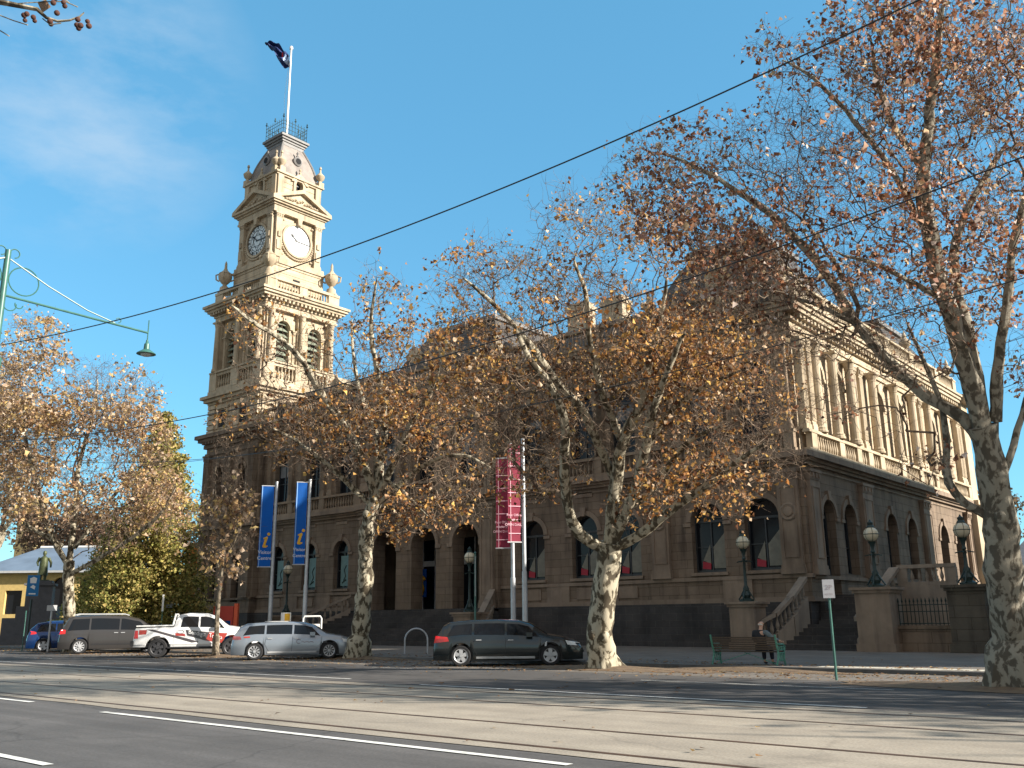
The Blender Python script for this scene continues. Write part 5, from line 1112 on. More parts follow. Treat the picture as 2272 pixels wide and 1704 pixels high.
# blue hatchback
HT=[(-2.05,.6),(-2.02,.85),(-1.85,1.2),(-1.6,1.42),(-1,1.52),(-.2,1.53),(.5,1.4),(1.2,.98),(1.6,.88),(1.95,.7),(2.05,.5)]
HB=[(-2.05,.5),(-1.95,.95),(-1,.95),(.6,.9),(1.5,.78),(2.05,.5)]
c=Car(4.1,1.74,HT,HB,(-1.25,1.25),.32,zb=.2)
build_car('parked_car','small royal blue hatchback at the far left end of the row','car',place(155,1438,50.5,63,c,1.07),R_(63),c,carpaint('royal_blue_metallic',(.008,.045,.17),.25,.5),[(-1.6,-.75,.2,0),(-.68,.1,0,0),(.18,.95,0,-.4)],[(.55,1.2),(-1.95,-1.65)],[('headlight',MAT['head'],[(1.6,.66),(1.98,.6),(1.92,.72),(1.55,.78)]),('tail_light',MAT['tail'],[(-2.0,.84),(-1.6,.9),(-1.62,1.0),(-1.93,1.04)])],MAT['alu'],'5',[[(-.72,.93),(-.8,.3)],[(.14,.9),(.1,.3)]],[(-.55,.84)],scale=1.07)
# white pickup
PT=[(-2.65,.8),(-2.6,1.27),(-1.3,1.30),(-.98,1.31),(-.93,1.62),(-.8,1.82),(-.4,1.88),(.35,1.86),(.75,1.74),(1.35,1.32),(1.9,1.24),(2.35,1.1),(2.55,.85),(2.62,.6)]
PB=[(-2.65,.75),(-2.6,1.18),(-1.0,1.22),(-.9,1.22),(1.0,1.2),(1.6,1.12),(2.3,.92),(2.62,.58)]
c=Car(5.3,1.88,PT,PB,(-1.62,1.46),.41,zb=.46,tumble=.8,arch=.10,bed=(-2.7,-.97))
def pick_extra(t,C_,bo):
    g=MB(); g.box(-2.5,-1.02,-.8,.8,1.28,1.33); g.build('tray_well',MAT['black'],t)
    g=MB()
    for y in (-.84,.84): g.tube([(-2.55,y,1.34),(-1.05,y,1.36)],.03,6)
    g.tube([(-1.05,-.82,1.34),(-.97,-.74,1.84),(-.97,.74,1.84),(-1.05,.82,1.34)],.04,6); g.build('tray_rail',MAT['white'],t,True)
    dk=mat('charcoal_decal',(.06,.05,.055),.4,coat=.6); rd=mat('red_decal',(.36,.04,.03),.35,coat=.6)
    g=MB(); C_.patch(g,[(-2.15,1.2),(-1.85,1.2),(.1,.66),(-.2,.62)],.006,nx=12); C_.patch(g,[(-.5,1.17),(.5,1.06),(.36,.70),(-.42,.93)],.008,nx=8); g.build('decal',dk,bo,fix=False)
    g=MB(); C_.patch(g,[(.5,1.06),(1.28,1.0),(1.05,.6),(.36,.70)],.010,nx=8); C_.patch(g,[(-.92,1.04),(-.52,1.0),(-.5,.90),(-.9,.93)],.010,nx=3); C_.patch(g,[(-2.42,.98),(-2.12,1.0),(-2.1,1.18),(-2.42,1.18)],.008,nx=2); g.build('decal',rd,bo,fix=False)
    for txt,x,z,sz in (('Bendigo',-.02,.94,.27),('Toyota',.78,.80,.24)):
        vs_,fs_=text_mb(txt,sz); q=MB(); q.add([(x+v[0]*.82,-(C_.ysurf(x+v[0]*.82,z+v[1]-.15*v[0])+.03),z+v[1]-.15*v[0]) for v in vs_],fs_); q.build('lettering',MAT['wprint'],bo,fix=False)
    k=MB(); k.tube([(x,-(C_.ysurf(x,z)+.01),z) for x,z in [(-.70+.15*math.cos(a),1.09+.07*math.sin(a)) for a in [2*math.pi*i/16 for i in range(17)]]],.013,4); k.build('round_logo',MAT['alu'],bo)
    g=MB(); g.box(-1.2,1.05,-.98,-.9,.40,.46); g.build('side_step',MAT['black'],t)
    g=MB(); g.box(-2.75,-2.62,-.85,.85,.5,.72); g.build('rear_bumper',MAT['black'],t)
    g=MB(); g.tube([(-2.4,0,.45),(2.4,0,.45)],.12,6); g.build('chassis',MAT['black'],t)
build_car('parked_pickup','white twin-cab pickup with charcoal and red signwriting on its side','pickup',place(430,1457,40.5,55,c),R_(55),c,carpaint('white_car_paint',(.72,.72,.72),.3,0,.8),[(-.72,.02,.1,0),(.1,1.15,0,-.46)],[(.78,1.35)],[('headlight',MAT['head'],[(2.1,.88),(2.52,.80),(2.44,.94),(2.05,1.02)]),('tail_light',MAT['tail'],[(-2.63,.82),(-2.44,.82),(-2.47,1.16),(-2.6,1.16)])],mat('black_steel_wheel',(.05,.05,.055),.5,metal=.3),'steel',[[(-.98,1.1),(-.98,.5)],[(.06,1.1),(.02,.5)],[(1.22,1.08),(1.1,.5)]],[(-.2,1.0),(.25,1.0)],extra=pick_extra)
# ================================================================== seated man
def skin(name,joints,edges,m,parent,sub=2):
    me=bpy.data.meshes.new(name); me.from_pydata([j[0] for j in joints],edges,[]); o=bpy.data.objects.new(name,me); COL.objects.link(o)
    md=o.modifiers.new('s','SKIN'); md.use_smooth_shade=True; me.skin_vertices[0].data[0].use_root=True
    for i,j in enumerate(joints): r=j[1]; me.skin_vertices[0].data[i].radius=(r,r) if not isinstance(r,tuple) else r
    ms=o.modifiers.new('u','SUBSURF'); ms.levels=sub; ms.render_levels=sub
    dg=bpy.context.evaluated_depsgraph_get(); m2=bpy.data.meshes.new_from_object(o.evaluated_get(dg)); bpy.data.objects.remove(o)
    m2.materials.clear(); m2.materials.append(m); m2.polygons.foreach_set('use_smooth',[True]*len(m2.polygons))
    o=bpy.data.objects.new(name,m2); COL.objects.link(o); o.parent=parent; return o
pr=thing('person','seated bald-headed man in dark jacket with one arm along the bench end','person',BENCH,BRZ); pr.scale=(.92,.92,.9)
sx=.52
# body: pelvis, chest, neck, head, near arm out along the armrest, far arm on lap, legs forward (+y)
J=[((sx,.12,.55),(.12,.09)),((sx,.08,.75),(.11,.08)),((sx,.07,.98),(.12,.08)),((sx,.08,1.09),(.06,.05)),((sx+.01,.09,1.17),.055),((sx+.02,.11,1.24),(.07,.08)),((sx+.02,.12,1.32),(.078,.095)),((sx+.02,.11,1.38),(.06,.07)),
 ((sx+.2,.05,1.04),.055),((sx+.36,.06,.86),.042),((sx+.58,.12,.76),.032),((sx+.64,.14,.75),.035),
 ((sx-.2,.06,1.03),.055),((sx-.27,.12,.80),.042),((sx-.12,.32,.68),.03),((sx-.08,.37,.67),.033),
 ((sx+.1,.14,.53),.085),((sx+.13,.52,.52),.07),((sx+.14,.58,.10),.045),((sx+.14,.72,.05),.04),
 ((sx-.1,.14,.53),.085),((sx-.12,.54,.52),.07),((sx-.12,.55,.10),.045),((sx-.12,.70,.05),.04)]
E_=[(0,1),(1,2),(2,3),(3,4),(4,5),(5,6),(6,7),(2,8),(8,9),(9,10),(10,11),(2,12),(12,13),(13,14),(14,15),(0,16),(16,17),(17,18),(18,19),(0,20),(20,21),(21,22),(22,23)]
skin('body',J,E_,MAT['skin'],pr)
# fingers on both hands
for (hx,hy,hz,dx,dy) in ((sx+.65,.14,.75,.9,.2),(sx-.07,.38,.67,.5,.6)):
    for k in range(5):
        l_=[.055,.085,.09,.085,.065][k]; off=(k-2)*.017; px,py=hx-dy*off,hy+dx*off
        if k==0: px,py=hx-dy*-.04-dx*.03,hy+dx*-.045
        skin('finger',[((px,py,hz+.01),.0095),((px+dx*l_*.5,py+dy*l_*.5,hz+.005),.009),((px+dx*l_*.85,py+dy*l_*.85,hz-.03),.008)],[(0,1),(1,2)],MAT['skin'],pr,1)
jk=[((sx,.10,.56),(.19,.15)),((sx,.08,.78),(.19,.15)),((sx,.07,1.0),(.21,.14)),((sx,.08,1.10),(.11,.09)),((sx-.21,.06,1.02),.09),((sx-.28,.12,.80),.06),((sx-.14,.30,.69),.045)]
skin('jacket',jk,[(0,1),(1,2),(2,3),(2,4),(4,5),(5,6)],MAT['jacket'],pr)
skin('jacket_sleeve',[((sx+.08,.06,1.03),.10),((sx+.21,.05,1.03),.088),((sx+.37,.06,.86),.066),((sx+.58,.12,.765),.05)],[(0,1),(1,2),(2,3)],MAT['shirt'],pr)
skin('trousers',[((sx,.12,.54),(.17,.12)),((sx+.1,.16,.54),.10),((sx+.13,.52,.53),.085),((sx+.14,.57,.14),.062),((sx-.1,.16,.54),.10),((sx-.12,.54,.53),.085),((sx-.12,.54,.14),.062)],[(0,1),(1,2),(2,3),(0,4),(4,5),(5,6)],MAT['trousers'],pr)
for k in (.14,-.12): skin('shoe',[((sx+k,.55,.07),.05),((sx+k,.66,.05),.048),((sx+k,.76,.04),.036)],[(0,1),(1,2)],MAT['shoe'],pr,1)
for k in (-1,1): skin('ear',[((sx+.02+k*.082,.11,1.29),.016),((sx+.02+k*.088,.10,1.33),.018)],[(0,1)],MAT['skin'],pr,1)
skin('nose',[((sx+.02,.20,1.33),.014),((sx+.02,.225,1.295),.017)],[(0,1)],MAT['skin'],pr,1)
skin('hair',[((sx-.05,.06,1.27),.028),((sx-.03,.03,1.28),.03),((sx+.02,.02,1.285),.032),((sx+.07,.03,1.28),.03),((sx+.09,.06,1.27),.028)],[(0,1),(1,2),(2,3),(3,4)],MAT['hair'],pr,1)
# ================================================================== trees
def leafmat(name,trans=.45):
    M=bpy.data.materials.new(name); M.use_nodes=True; t=M.node_tree; b=t.nodes['Principled BSDF']; b.inputs['Roughness'].default_value=.7; b.inputs['Specular IOR Level'].default_value=.2
    a=N(t,'ShaderNodeAttribute'); a.attribute_name='tint'; t.links.new(a.outputs['Color'],b.inputs['Base Color'])
    tr=N(t,'ShaderNodeBsdfTranslucent'); t.links.new(a.outputs['Color'],tr.inputs['Color']); mx=N(t,'ShaderNodeMixShader'); mx.inputs[0].default_value=trans
    t.links.new(b.outputs[0],mx.inputs[1]); t.links.new(tr.outputs[0],mx.inputs[2]); t.links.new(mx.outputs[0],t.nodes['Material Output'].inputs['Surface']); return M
LEAF=leafmat('dry_plane_leaf')
NEED=leafmat('conifer_foliage',.4)
def barkmat(name,a,b,c,scale=3.5):
    M=bpy.data.materials.new(name); M.use_nodes=True; t=M.node_tree; p=t.nodes['Principled BSDF']; p.inputs['Roughness'].default_value=.85; p.inputs['Specular IOR Level'].default_value=.2
    tc=N(t,'ShaderNodeTexCoord'); mp=N(t,'ShaderNodeMapping'); mp.inputs['Scale'].default_value=(1,1,.6); t.links.new(tc.outputs['Object'],mp.inputs[0])
    nn=N(t,'ShaderNodeTexNoise'); nn.inputs['Scale'].default_value=2; nn.inputs['Detail'].default_value=3; t.links.new(mp.outputs[0],nn.inputs['Vector'])
    mixv=N(t,'ShaderNodeMixRGB'); mixv.inputs[0].default_value=.25; t.links.new(mp.outputs[0],mixv.inputs[1]); t.links.new(nn.outputs['Color'],mixv.inputs[2])
    n=N(t,'ShaderNodeTexNoise'); n.inputs['Scale'].default_value=scale*1.6; n.inputs['Detail'].default_value=4; n.inputs['Roughness'].default_value=.55; t.links.new(mixv.outputs[0],n.inputs['Vector'])
    r=N(t,'ShaderNodeValToRGB'); r.color_ramp.interpolation='LINEAR'; e=r.color_ramp.elements; e[0].position=.44; e[0].color=(*c,1); e[1].position=.62; e[1].color=(*a,1); k=e.new(.48); k.color=(*b,1); k=e.new(.515); k.color=(*[x*.9 for x in a],1)
    t.links.new(n.outputs['Fac'],r.inputs[0]); t.links.new(r.outputs[0],p.inputs['Base Color'])
    bp=N(t,'ShaderNodeBump'); bp.inputs['Strength'].default_value=.6; bp.inputs['Distance'].default_value=.03; t.links.new(n.outputs['Fac'],bp.inputs['Height']); t.links.new(bp.outputs[0],p.inputs['Normal']); return M
BARK=barkmat('mottled_plane_bark',(.42,.375,.285),(.17,.145,.10),(.08,.065,.045),4.5)
BARK3=barkmat('grey_plane_bark',(.30,.27,.215),(.175,.15,.115),(.10,.085,.065),6)
BARK2=barkmat('grey_brown_bark',(.24,.20,.15),(.14,.115,.08),(.08,.065,.05),6)
TWIG=barkmat('dark_twig_bark',(.22,.165,.12),(.15,.105,.075),(.09,.06,.045),3)
def rawmesh(name,co,faces_n,idx,m,parent,tint=None,smooth=False):
    me=bpy.data.meshes.new(name); co=np.asarray(co,np.float32); nf=len(idx)//faces_n
    me.vertices.add(len(co)); me.vertices.foreach_set('co',co.ravel()); me.loops.add(nf*faces_n); me.loops.foreach_set('vertex_index',np.asarray(idx,np.int32).ravel())
    me.polygons.add(nf); me.polygons.foreach_set('loop_start',np.arange(0,nf*faces_n,faces_n,dtype=np.int32)); me.polygons.foreach_set('loop_total',np.full(nf,faces_n,np.int32))
    if smooth: me.polygons.foreach_set('use_smooth',np.ones(nf,bool))
    me.update(calc_edges=True); me.validate()
    if tint is not None:
        at=me.color_attributes.new('tint','FLOAT_COLOR','POINT'); at.data.foreach_set('color',np.concatenate([tint,np.ones((len(tint),1))],1).astype(np.float32).ravel())
    me.materials.append(m); o=bpy.data.objects.new(name,me); COL.objects.link(o); o.parent=parent; return o
def segs_mesh(P,Q,r0,r1,n=3):
    """prisms from P to Q, vectorised"""
    d=Q-P; L_=np.linalg.norm(d,axis=1,keepdims=True)+1e-9; d=d/L_
    up=np.where(np.abs(d[:,2:3])<.9,np.array([[0,0,1.]]),np.array([[1.,0,0]])); a=np.cross(d,up); a/=np.linalg.norm(a,axis=1,keepdims=True)+1e-9; b=np.cross(d,a)
    k=len(P); co=np.zeros((k,2*n,3)); 
    for j in range(n):
        an=2*math.pi*j/n; u=a*math.cos(an)+b*math.sin(an); co[:,j]=P+u*r0[:,None]; co[:,n+j]=Q+u*r1[:,None]
    base=(np.arange(k)*2*n)[:,None]; q=[]
    for j in range(n): j2=(j+1)%n; q.append(np.stack([base[:,0]+j,base[:,0]+j2,base[:,0]+n+j2,base[:,0]+n+j],1))
    return co.reshape(-1,3),np.concatenate(q).ravel()
def leaves(C,size,rg,pal,droop=.5):
    """folded diamond leaves at points C"""
    n=len(C); d=rg.normal(size=(n,3)); d[:,2]-=droop*1.2; d/=np.linalg.norm(d,axis=1,keepdims=True)
    s=rg.normal(size=(n,3)); s-=d*(s*d).sum(1,keepdims=True); s/=np.linalg.norm(s,axis=1,keepdims=True); nn=np.cross(d,s)
    sz=size*np.clip(rg.lognormal(0,.33,(n,1)),.4,1.8); w=sz*rg.uniform(.22,.6,(n,1)); f=sz*rg.uniform(-.5,.5,(n,1))
    co=np.stack([C,C+d*sz*.45+s*w+nn*f,C+d*sz-nn*f*.5,C+d*sz*.5-s*w+nn*f],1).reshape(-1,3)
    b=np.arange(n)*4; idx=np.concatenate([np.stack([b,b+1,b+2],1),np.stack([b,b+2,b+3],1)]).ravel()
    pal=np.array(pal); ii=rg.integers(0,len(pal),n); c=pal[ii]*rg.uniform(.55,1.35,(n,1)); return co,idx,np.repeat(c,4,0)
def catmull(P,step=.3):
    P=np.array(P,float); out=[P[0]]; 
    Q=np.vstack([2*P[0]-P[1],P,2*P[-1]-P[-2]])
    for i in range(1,len(Q)-2):
        p0,p1,p2,p3=Q[i-1:i+3]; k=max(2,int(np.linalg.norm(p2-p1)/step))
        for j in range(1,k+1):
            t=j/k; out.append(.5*((2*p1)+(-p0+p2)*t+(2*p0-5*p1+4*p2-p3)*t*t+(-p0+3*p1-3*p2+p3)*t**3))
    return np.array(out)
DS=1.02712
def P3(x,y,d): return np.array(pt(x*DS,y*DS,d))
def make_tree(name,label,dep,trunk,limbs,blobs,npts,nleaf,seed,pal,leaf=.13,group='bare winter plane trees along the street',bf=.35,spread=3.2,rt=.0062,bark=None,kink=.06,up=0,cat='tree',tw=.35,base=None,twigs=1,lf=1.0,drange=None,twbark=None,burrs=()):
    rg=np.random.default_rng(seed); bark=bark or BARK
    base_=P3(*trunk[0][:2],trunk[0][2] if len(trunk[0])>3 else dep); 
    root=thing(name,label,cat,(float(base_[0]),float(base_[1]),0.0),group=group); off=np.array([base_[0],base_[1],0.0])
    polys=[]
    T=[P3(p[0],p[1],dep) for p in trunk]; T[0][2]=min(T[0][2],-.05); polys.append((catmull(T,.25),trunk[0][-1],trunk[-1][-1]))
    for L_ in limbs:
        pts=L_[0]; dz=L_[1]; r0,r1=L_[2],L_[3]; k=len(pts)
        polys.append((catmull([P3(x,y,dep+dz*(i/(k-1))**1.2) for i,(x,y) in enumerate(pts)],.3),r0,r1))
    nodes=[];par=[];pl=[];rad=[];islimb=[]
    bm_=MB()
    for pi,(P,r0,r1) in enumerate(polys):
        n=len(P); t=np.linspace(0,1,n); 
        w=rg.normal(size=(n,3))*kink; w[:2]=0; P=P+np.cumsum(w,0)*.35*np.sin(t*math.pi)[:,None]**.5 if pi else P
        if pi==0: rr=r0+(r1-r0)*t**.6; rr[:4]=[r0*1.42,r0*1.22,r0*1.1,r0*1.03]
        else: rr=r0*(1-t)**.62+r1*t
        rr=rr*(1+.08*rg.normal(size=n)) if pi==0 else rr*(1+.05*rg.normal(size=n))
        if nodes and pi:
            D=np.array(nodes); j=int(np.argmin(((D-P[0])**2).sum(1))); pj=j; lp=pl[j]
        else: pj=-1; lp=0
        for i in range(n):
            lp+= 0 if i==0 else np.linalg.norm(P[i]-P[i-1]); nodes.append(P[i]); par.append(pj); pl.append(lp); rad.append(rr[i]); islimb.append(True); pj=len(nodes)-1
        v0=len(bm_.v); bm_.tube((P-off).tolist(),rr.tolist(),18 if pi==0 else 9)
        if pi==0 or r0>.1:
            nn_=18 if pi==0 else 9
            for vi in range(v0,len(bm_.v)):
                ii=(vi-v0)//nn_; q=np.array(bm_.v[vi]); c0=P[min(ii,n-1)]-off; d_=q-c0; a_=math.atan2(d_[1],d_[0]); z_=q[2]+seed
                f=1+.07*math.sin(3*a_+z_*2.1)+.05*math.sin(5*a_-z_*4.3+1)+.035*math.sin(2*a_+z_*9)+(.22*math.exp(-max(q[2],0)/.22)*math.sin(5*a_+seed) if pi==0 else 0)
                bm_.v[vi]=tuple((c0+d_*f).tolist())
            if pi==0 and burrs:
                for (bz,ba,br_) in burrs:
                    ii=int(np.argmin(np.abs(P[:,2]-bz))); c0=P[ii]-off; k_=rr[ii]*.85; m8=6
                    bm_.lathe((c0[0]+k_*math.cos(ba),c0[1]+k_*math.sin(ba),bz),[(br_*math.sin(math.pi*i/m8)+.001,-br_*math.cos(math.pi*i/m8)*1.15) for i in range(m8+1)],10)
    M0=len(nodes); X=np.array(nodes)
    # crown points
    W=np.array([b[2]*b[3]*(b[4] if len(b)>4 else 1) for b in blobs],float); W/=W.sum(); C=[]
    for b,w_ in zip(blobs,W):
        k=max(3,int(npts*w_)); an=rg.uniform(0,2*math.pi,k); r=np.sqrt(rg.uniform(0,1,k)); u=rg.uniform(-1,1,k)*np.sqrt(1-r*r*.8)
        sp=(b[5] if len(b)>5 else 1)*spread; off_d=b[6] if len(b)>6 else 0
        for a_,r_,u_ in zip(an,r,u): C.append(P3(b[0]+b[2]*r_*math.cos(a_),b[1]+b[3]*r_*math.sin(a_),dep+off_d+sp*u_))
    C=np.array(C); C=C[C[:,2]>2.2]; K=len(C)
    best=np.full(K,1e9); bp=np.zeros(K,int); pla=np.array(pl)
    for s in range(0,K,500):
        D=np.linalg.norm(C[s:s+500,None]-X[None],axis=2); cst=D*1.15+bf*(D+pla[None]); cst[:, :max(4,int(len(polys[0][0])*.85))]=1e9
        best[s:s+500]=cst.min(1); bp[s:s+500]=cst.argmin(1)
    allp=np.vstack([X,C]); parent=np.array(par+[-1]*K); plen=np.concatenate([pla,np.zeros(K)]); done=np.zeros(K,bool); order=[]
    for _ in range(K):
        i=int(np.argmin(best)); 
        g=M0+i; parent[g]=bp[i]; d=np.linalg.norm(allp[g]-allp[bp[i]]); plen[g]=plen[bp[i]]+d; done[i]=True; best[i]=1e12; order.append(g)
        D=np.linalg.norm(C-C[i],axis=1); c=D*1.15+bf*(D+plen[g]); m_=(c<best)&~done; best[m_]=c[m_]; bp[m_]=g
    cnt=np.zeros(M0+K); 
    kids=np.zeros(M0+K,int)
    for g in order: kids[parent[g]]+=1
    for g in reversed(order):
        if kids[g]==0: cnt[g]+=1
        p=parent[g]
        if p>=M0: cnt[p]+=cnt[g]
    r=rt*np.maximum(cnt,1)**.48; r[:M0]=rad
    g=np.array(order); Pp=allp[parent[g]]; Q=allp[g]; rp=np.minimum(r[parent[g]],r[g]*1.25)
    # a bend in the middle of each edge
    L_=np.linalg.norm(Q-Pp,axis=1,keepdims=True); mid=(Pp+Q)/2+rg.normal(size=Q.shape)*L_*.2; mid[:,2]-=.03*L_[:,0]*0
    parts_=[(Pp,mid,rp,(rp+r[g])/2),(mid,Q,(rp+r[g])/2,r[g])]
    # end twiglets carrying leaves
    tips=g[rg.uniform(size=len(g))<.9]; tw_P=[];tw_Q=[];
    for rep in range(twigs+1):
        d=(allp[tips]-allp[parent[tips]]); d/=np.linalg.norm(d,axis=1,keepdims=True)+1e-9; v=d*.5+rg.normal(size=d.shape)*.75; v[:,2]+=up; v/=np.linalg.norm(v,axis=1,keepdims=True); L2=tw*rg.uniform(.4,1.3,(len(tips),1))
        a=allp[tips]; b=a+v*L2; v2=v+rg.normal(size=v.shape)*.6; v2[:,2]+=.15; v2/=np.linalg.norm(v2,axis=1,keepdims=True); c=b+v2*L2*.7
        rr=np.full(len(tips),rt*.75); parts_.append((a,b,rr,rr*.8)); parts_.append((b,c,rr*.8,rr*.45)); tw_Q.append(b); tw_Q.append(c)
    co=[];ix=[];o0=0
    for (a,b,c,d) in parts_:
        v,i_=segs_mesh(a-off,b-off,c,d,3); co.append(v); ix.append(i_+o0); o0+=len(v)
    tk=bm_.build('trunk',bark,root,True)
    crown=rawmesh('branches',np.vstack(co),4,np.concatenate(ix),twbark or TWIG,root)
    E2=np.vstack(tw_Q); 
    lfac=rg.permutation(len(E2))
    cen=E2[lfac]
    if drange: 
        keep=[]; 
        for q in cen: 
            v=CAM.T@(q-EYE); py=852-FPX*v[1]/-v[2]; keep.append(rg.uniform()<np.interp(py/DS,drange[0],drange[1]))
        cen=cen[np.array(keep)]
    # clumpy distribution
    h=np.sin(cen[:,0]*1.3+seed)+np.sin(cen[:,1]*1.1+1.7*seed)+np.sin(cen[:,2]*1.5+.6*seed)+rg.normal(size=len(cen))*.9
    cen=cen[np.argsort(-h)][:max(10,int(len(cen)*.8))]
    k=nleaf; nc=int(len(cen)*.42); pick=cen[(rg.uniform(size=k)**1.25*nc).astype(int)]+rg.normal(size=(k,3))*.075*(leaf/.11)
    co,ix,tint=leaves(pick-off,leaf,rg,pal); rawmesh('leaves',co,3,ix,LEAF,root,tint)
    return root
BR=[(.68,.50,.34),(.14,.06,.03),(.46,.22,.07),(.52,.27,.09),(.34,.15,.05),(.60,.34,.11),(.24,.11,.05),(.70,.44,.14),(.46,.27,.15)]
GO=[(.72,.56,.42),(.66,.50,.36),(.52,.34,.17),(.44,.28,.15),(.60,.41,.19),(.38,.22,.13),(.52,.37,.25),(.64,.47,.20)]
RD=[(.68,.55,.48),(.60,.45,.28),(.14,.06,.04),(.32,.15,.08),(.38,.19,.11),(.24,.10,.06),(.45,.25,.15),(.52,.34,.24),(.38,.22,.17),(.30,.12,.06)]
make_tree('plane_tree','tall mottled plane tree at the nose of the silver wagon, before the entrance steps',37.3,
 [(768,1430,.42),(782,1340,.37),(788,1260,.33),(790,1180,.29),(798,1120,.27),(812,1078,.25)],
 [([(812,1080),(790,1010),(765,955),(735,905),(690,850),(660,790),(600,735),(545,700),(500,660)],-2.6,.19,.03),
  ([(812,1080),(825,980),(830,900),(812,800),(800,700),(815,600)],-1.2,.17,.02),
  ([(815,1075),(850,1000),(880,930),(925,850),(950,790)],-2.8,.16,.03),
  ([(800,1090),(740,1030),(690,985),(640,950),(590,925)],-1.6,.12,.03),
  ([(820,1085),(880,1035),(940,995),(1000,985),(1060,1010)],-2,.12,.025),
  ([(812,1060),(815,940),(790,870),(770,780),(760,690)],1.2,.13,.02),
  ([(826,1030),(870,1060),(900,1090),(930,1120)],-2.5,.07,.02)],
 [(600,710,105,75,.7),(540,700,60,50,.6),(560,890,95,60),(640,850,110,90),(760,800,110,120),(830,690,75,110,.8),(810,610,35,50,.6),(900,820,120,130),(820,920,150,90),(700,950,120,60),(960,930,110,80),(930,1060,110,60,1.2,.7,-1.5),(1000,1010,80,60),(620,970,90,50,.7),(560,780,60,50,.7),(1040,880,60,70,.8),(990,1095,70,45,.9,.6,-2),(870,1120,60,45,.7,.5,-2),(700,1010,80,40,.5)],
 3000,5600,11,BR,.13,spread=3.9,rt=.007,burrs=((5.6,-1.2,.2),(3.9,-.6,.12),(4.6,-.8,.1)))
make_tree('plane_tree','broad plane tree with elbowed left limb and burred trunk, right of the dark wagon',27.6,
 [(1305,1452,.44),(1297,1380,.36),(1303,1300,.33),(1312,1225,.32),(1318,1172,.32)],
 [([(1315,1190),(1272,1168),(1237,1125),(1222,1050),(1216,960),(1218,900),(1190,830),(1140,770),(1110,700)],-2.6,.18,.035),
  ([(1318,1175),(1330,1060),(1345,960),(1380,870),(1400,780),(1425,680),(1440,600)],-1.5,.21,.03),
  ([(1325,1170),(1360,1090),(1388,1000),(1410,900),(1445,800),(1480,720)],-3.2,.17,.03),
  ([(1325,1185),(1390,1152),(1450,1105),(1520,1060),(1580,1015),(1650,960)],-3.0,.16,.035),
  ([(1350,1100),(1410,1060),(1450,1000),(1500,950),(1560,920)],-2.4,.12,.03),
  ([(1330,1040),(1290,960),(1250,880),(1200,830),(1130,740),(1060,660),(1000,600)],-2.6,.14,.025),
  ([(1388,980),(1440,900),(1520,840),(1600,800)],-1.8,.11,.025),
  ([(1345,960),(1310,860),(1280,760),(1270,640),(1240,560)],-3,.12,.02)],
 [(1000,620,75,80,.8),(1060,560,60,55,.7),(1110,650,130,100),(1030,760,110,90),(1000,860,100,70,.8),(1130,850,130,110),(1240,490,85,70,.6),(1200,600,100,80,.8),(1290,700,150,120),(1350,560,110,90,.7),(1400,760,150,110),(1300,880,150,110),(1150,960,100,60),(1500,820,120,110),(1520,690,110,90,.8),(1520,960,150,70),(1600,880,120,90),(1640,760,90,90),(1090,930,60,60),(1450,1040,120,50,.8,.8,-1),(1640,1000,120,50,.9,.8,-1),(1090,1010,70,60,.7),(1680,880,70,70,.8),(1370,1090,60,50,.5),(1560,1080,60,50,.5,.7,-1.5),(1230,1010,60,60,.5),(1150,1060,50,40,.4),(1320,450,90,65,.6),(1430,520,80,70,.6),(1560,600,90,70,.6),(1190,430,50,50,.4)],
 5600,12000,12,BR,.105,spread=3.9,rt=.0055,burrs=((.95,-.6,.17),(1.0,-1.7,.15),(1.25,-.4,.10),(3.2,-.5,.12),(2.6,-.9,.1)))
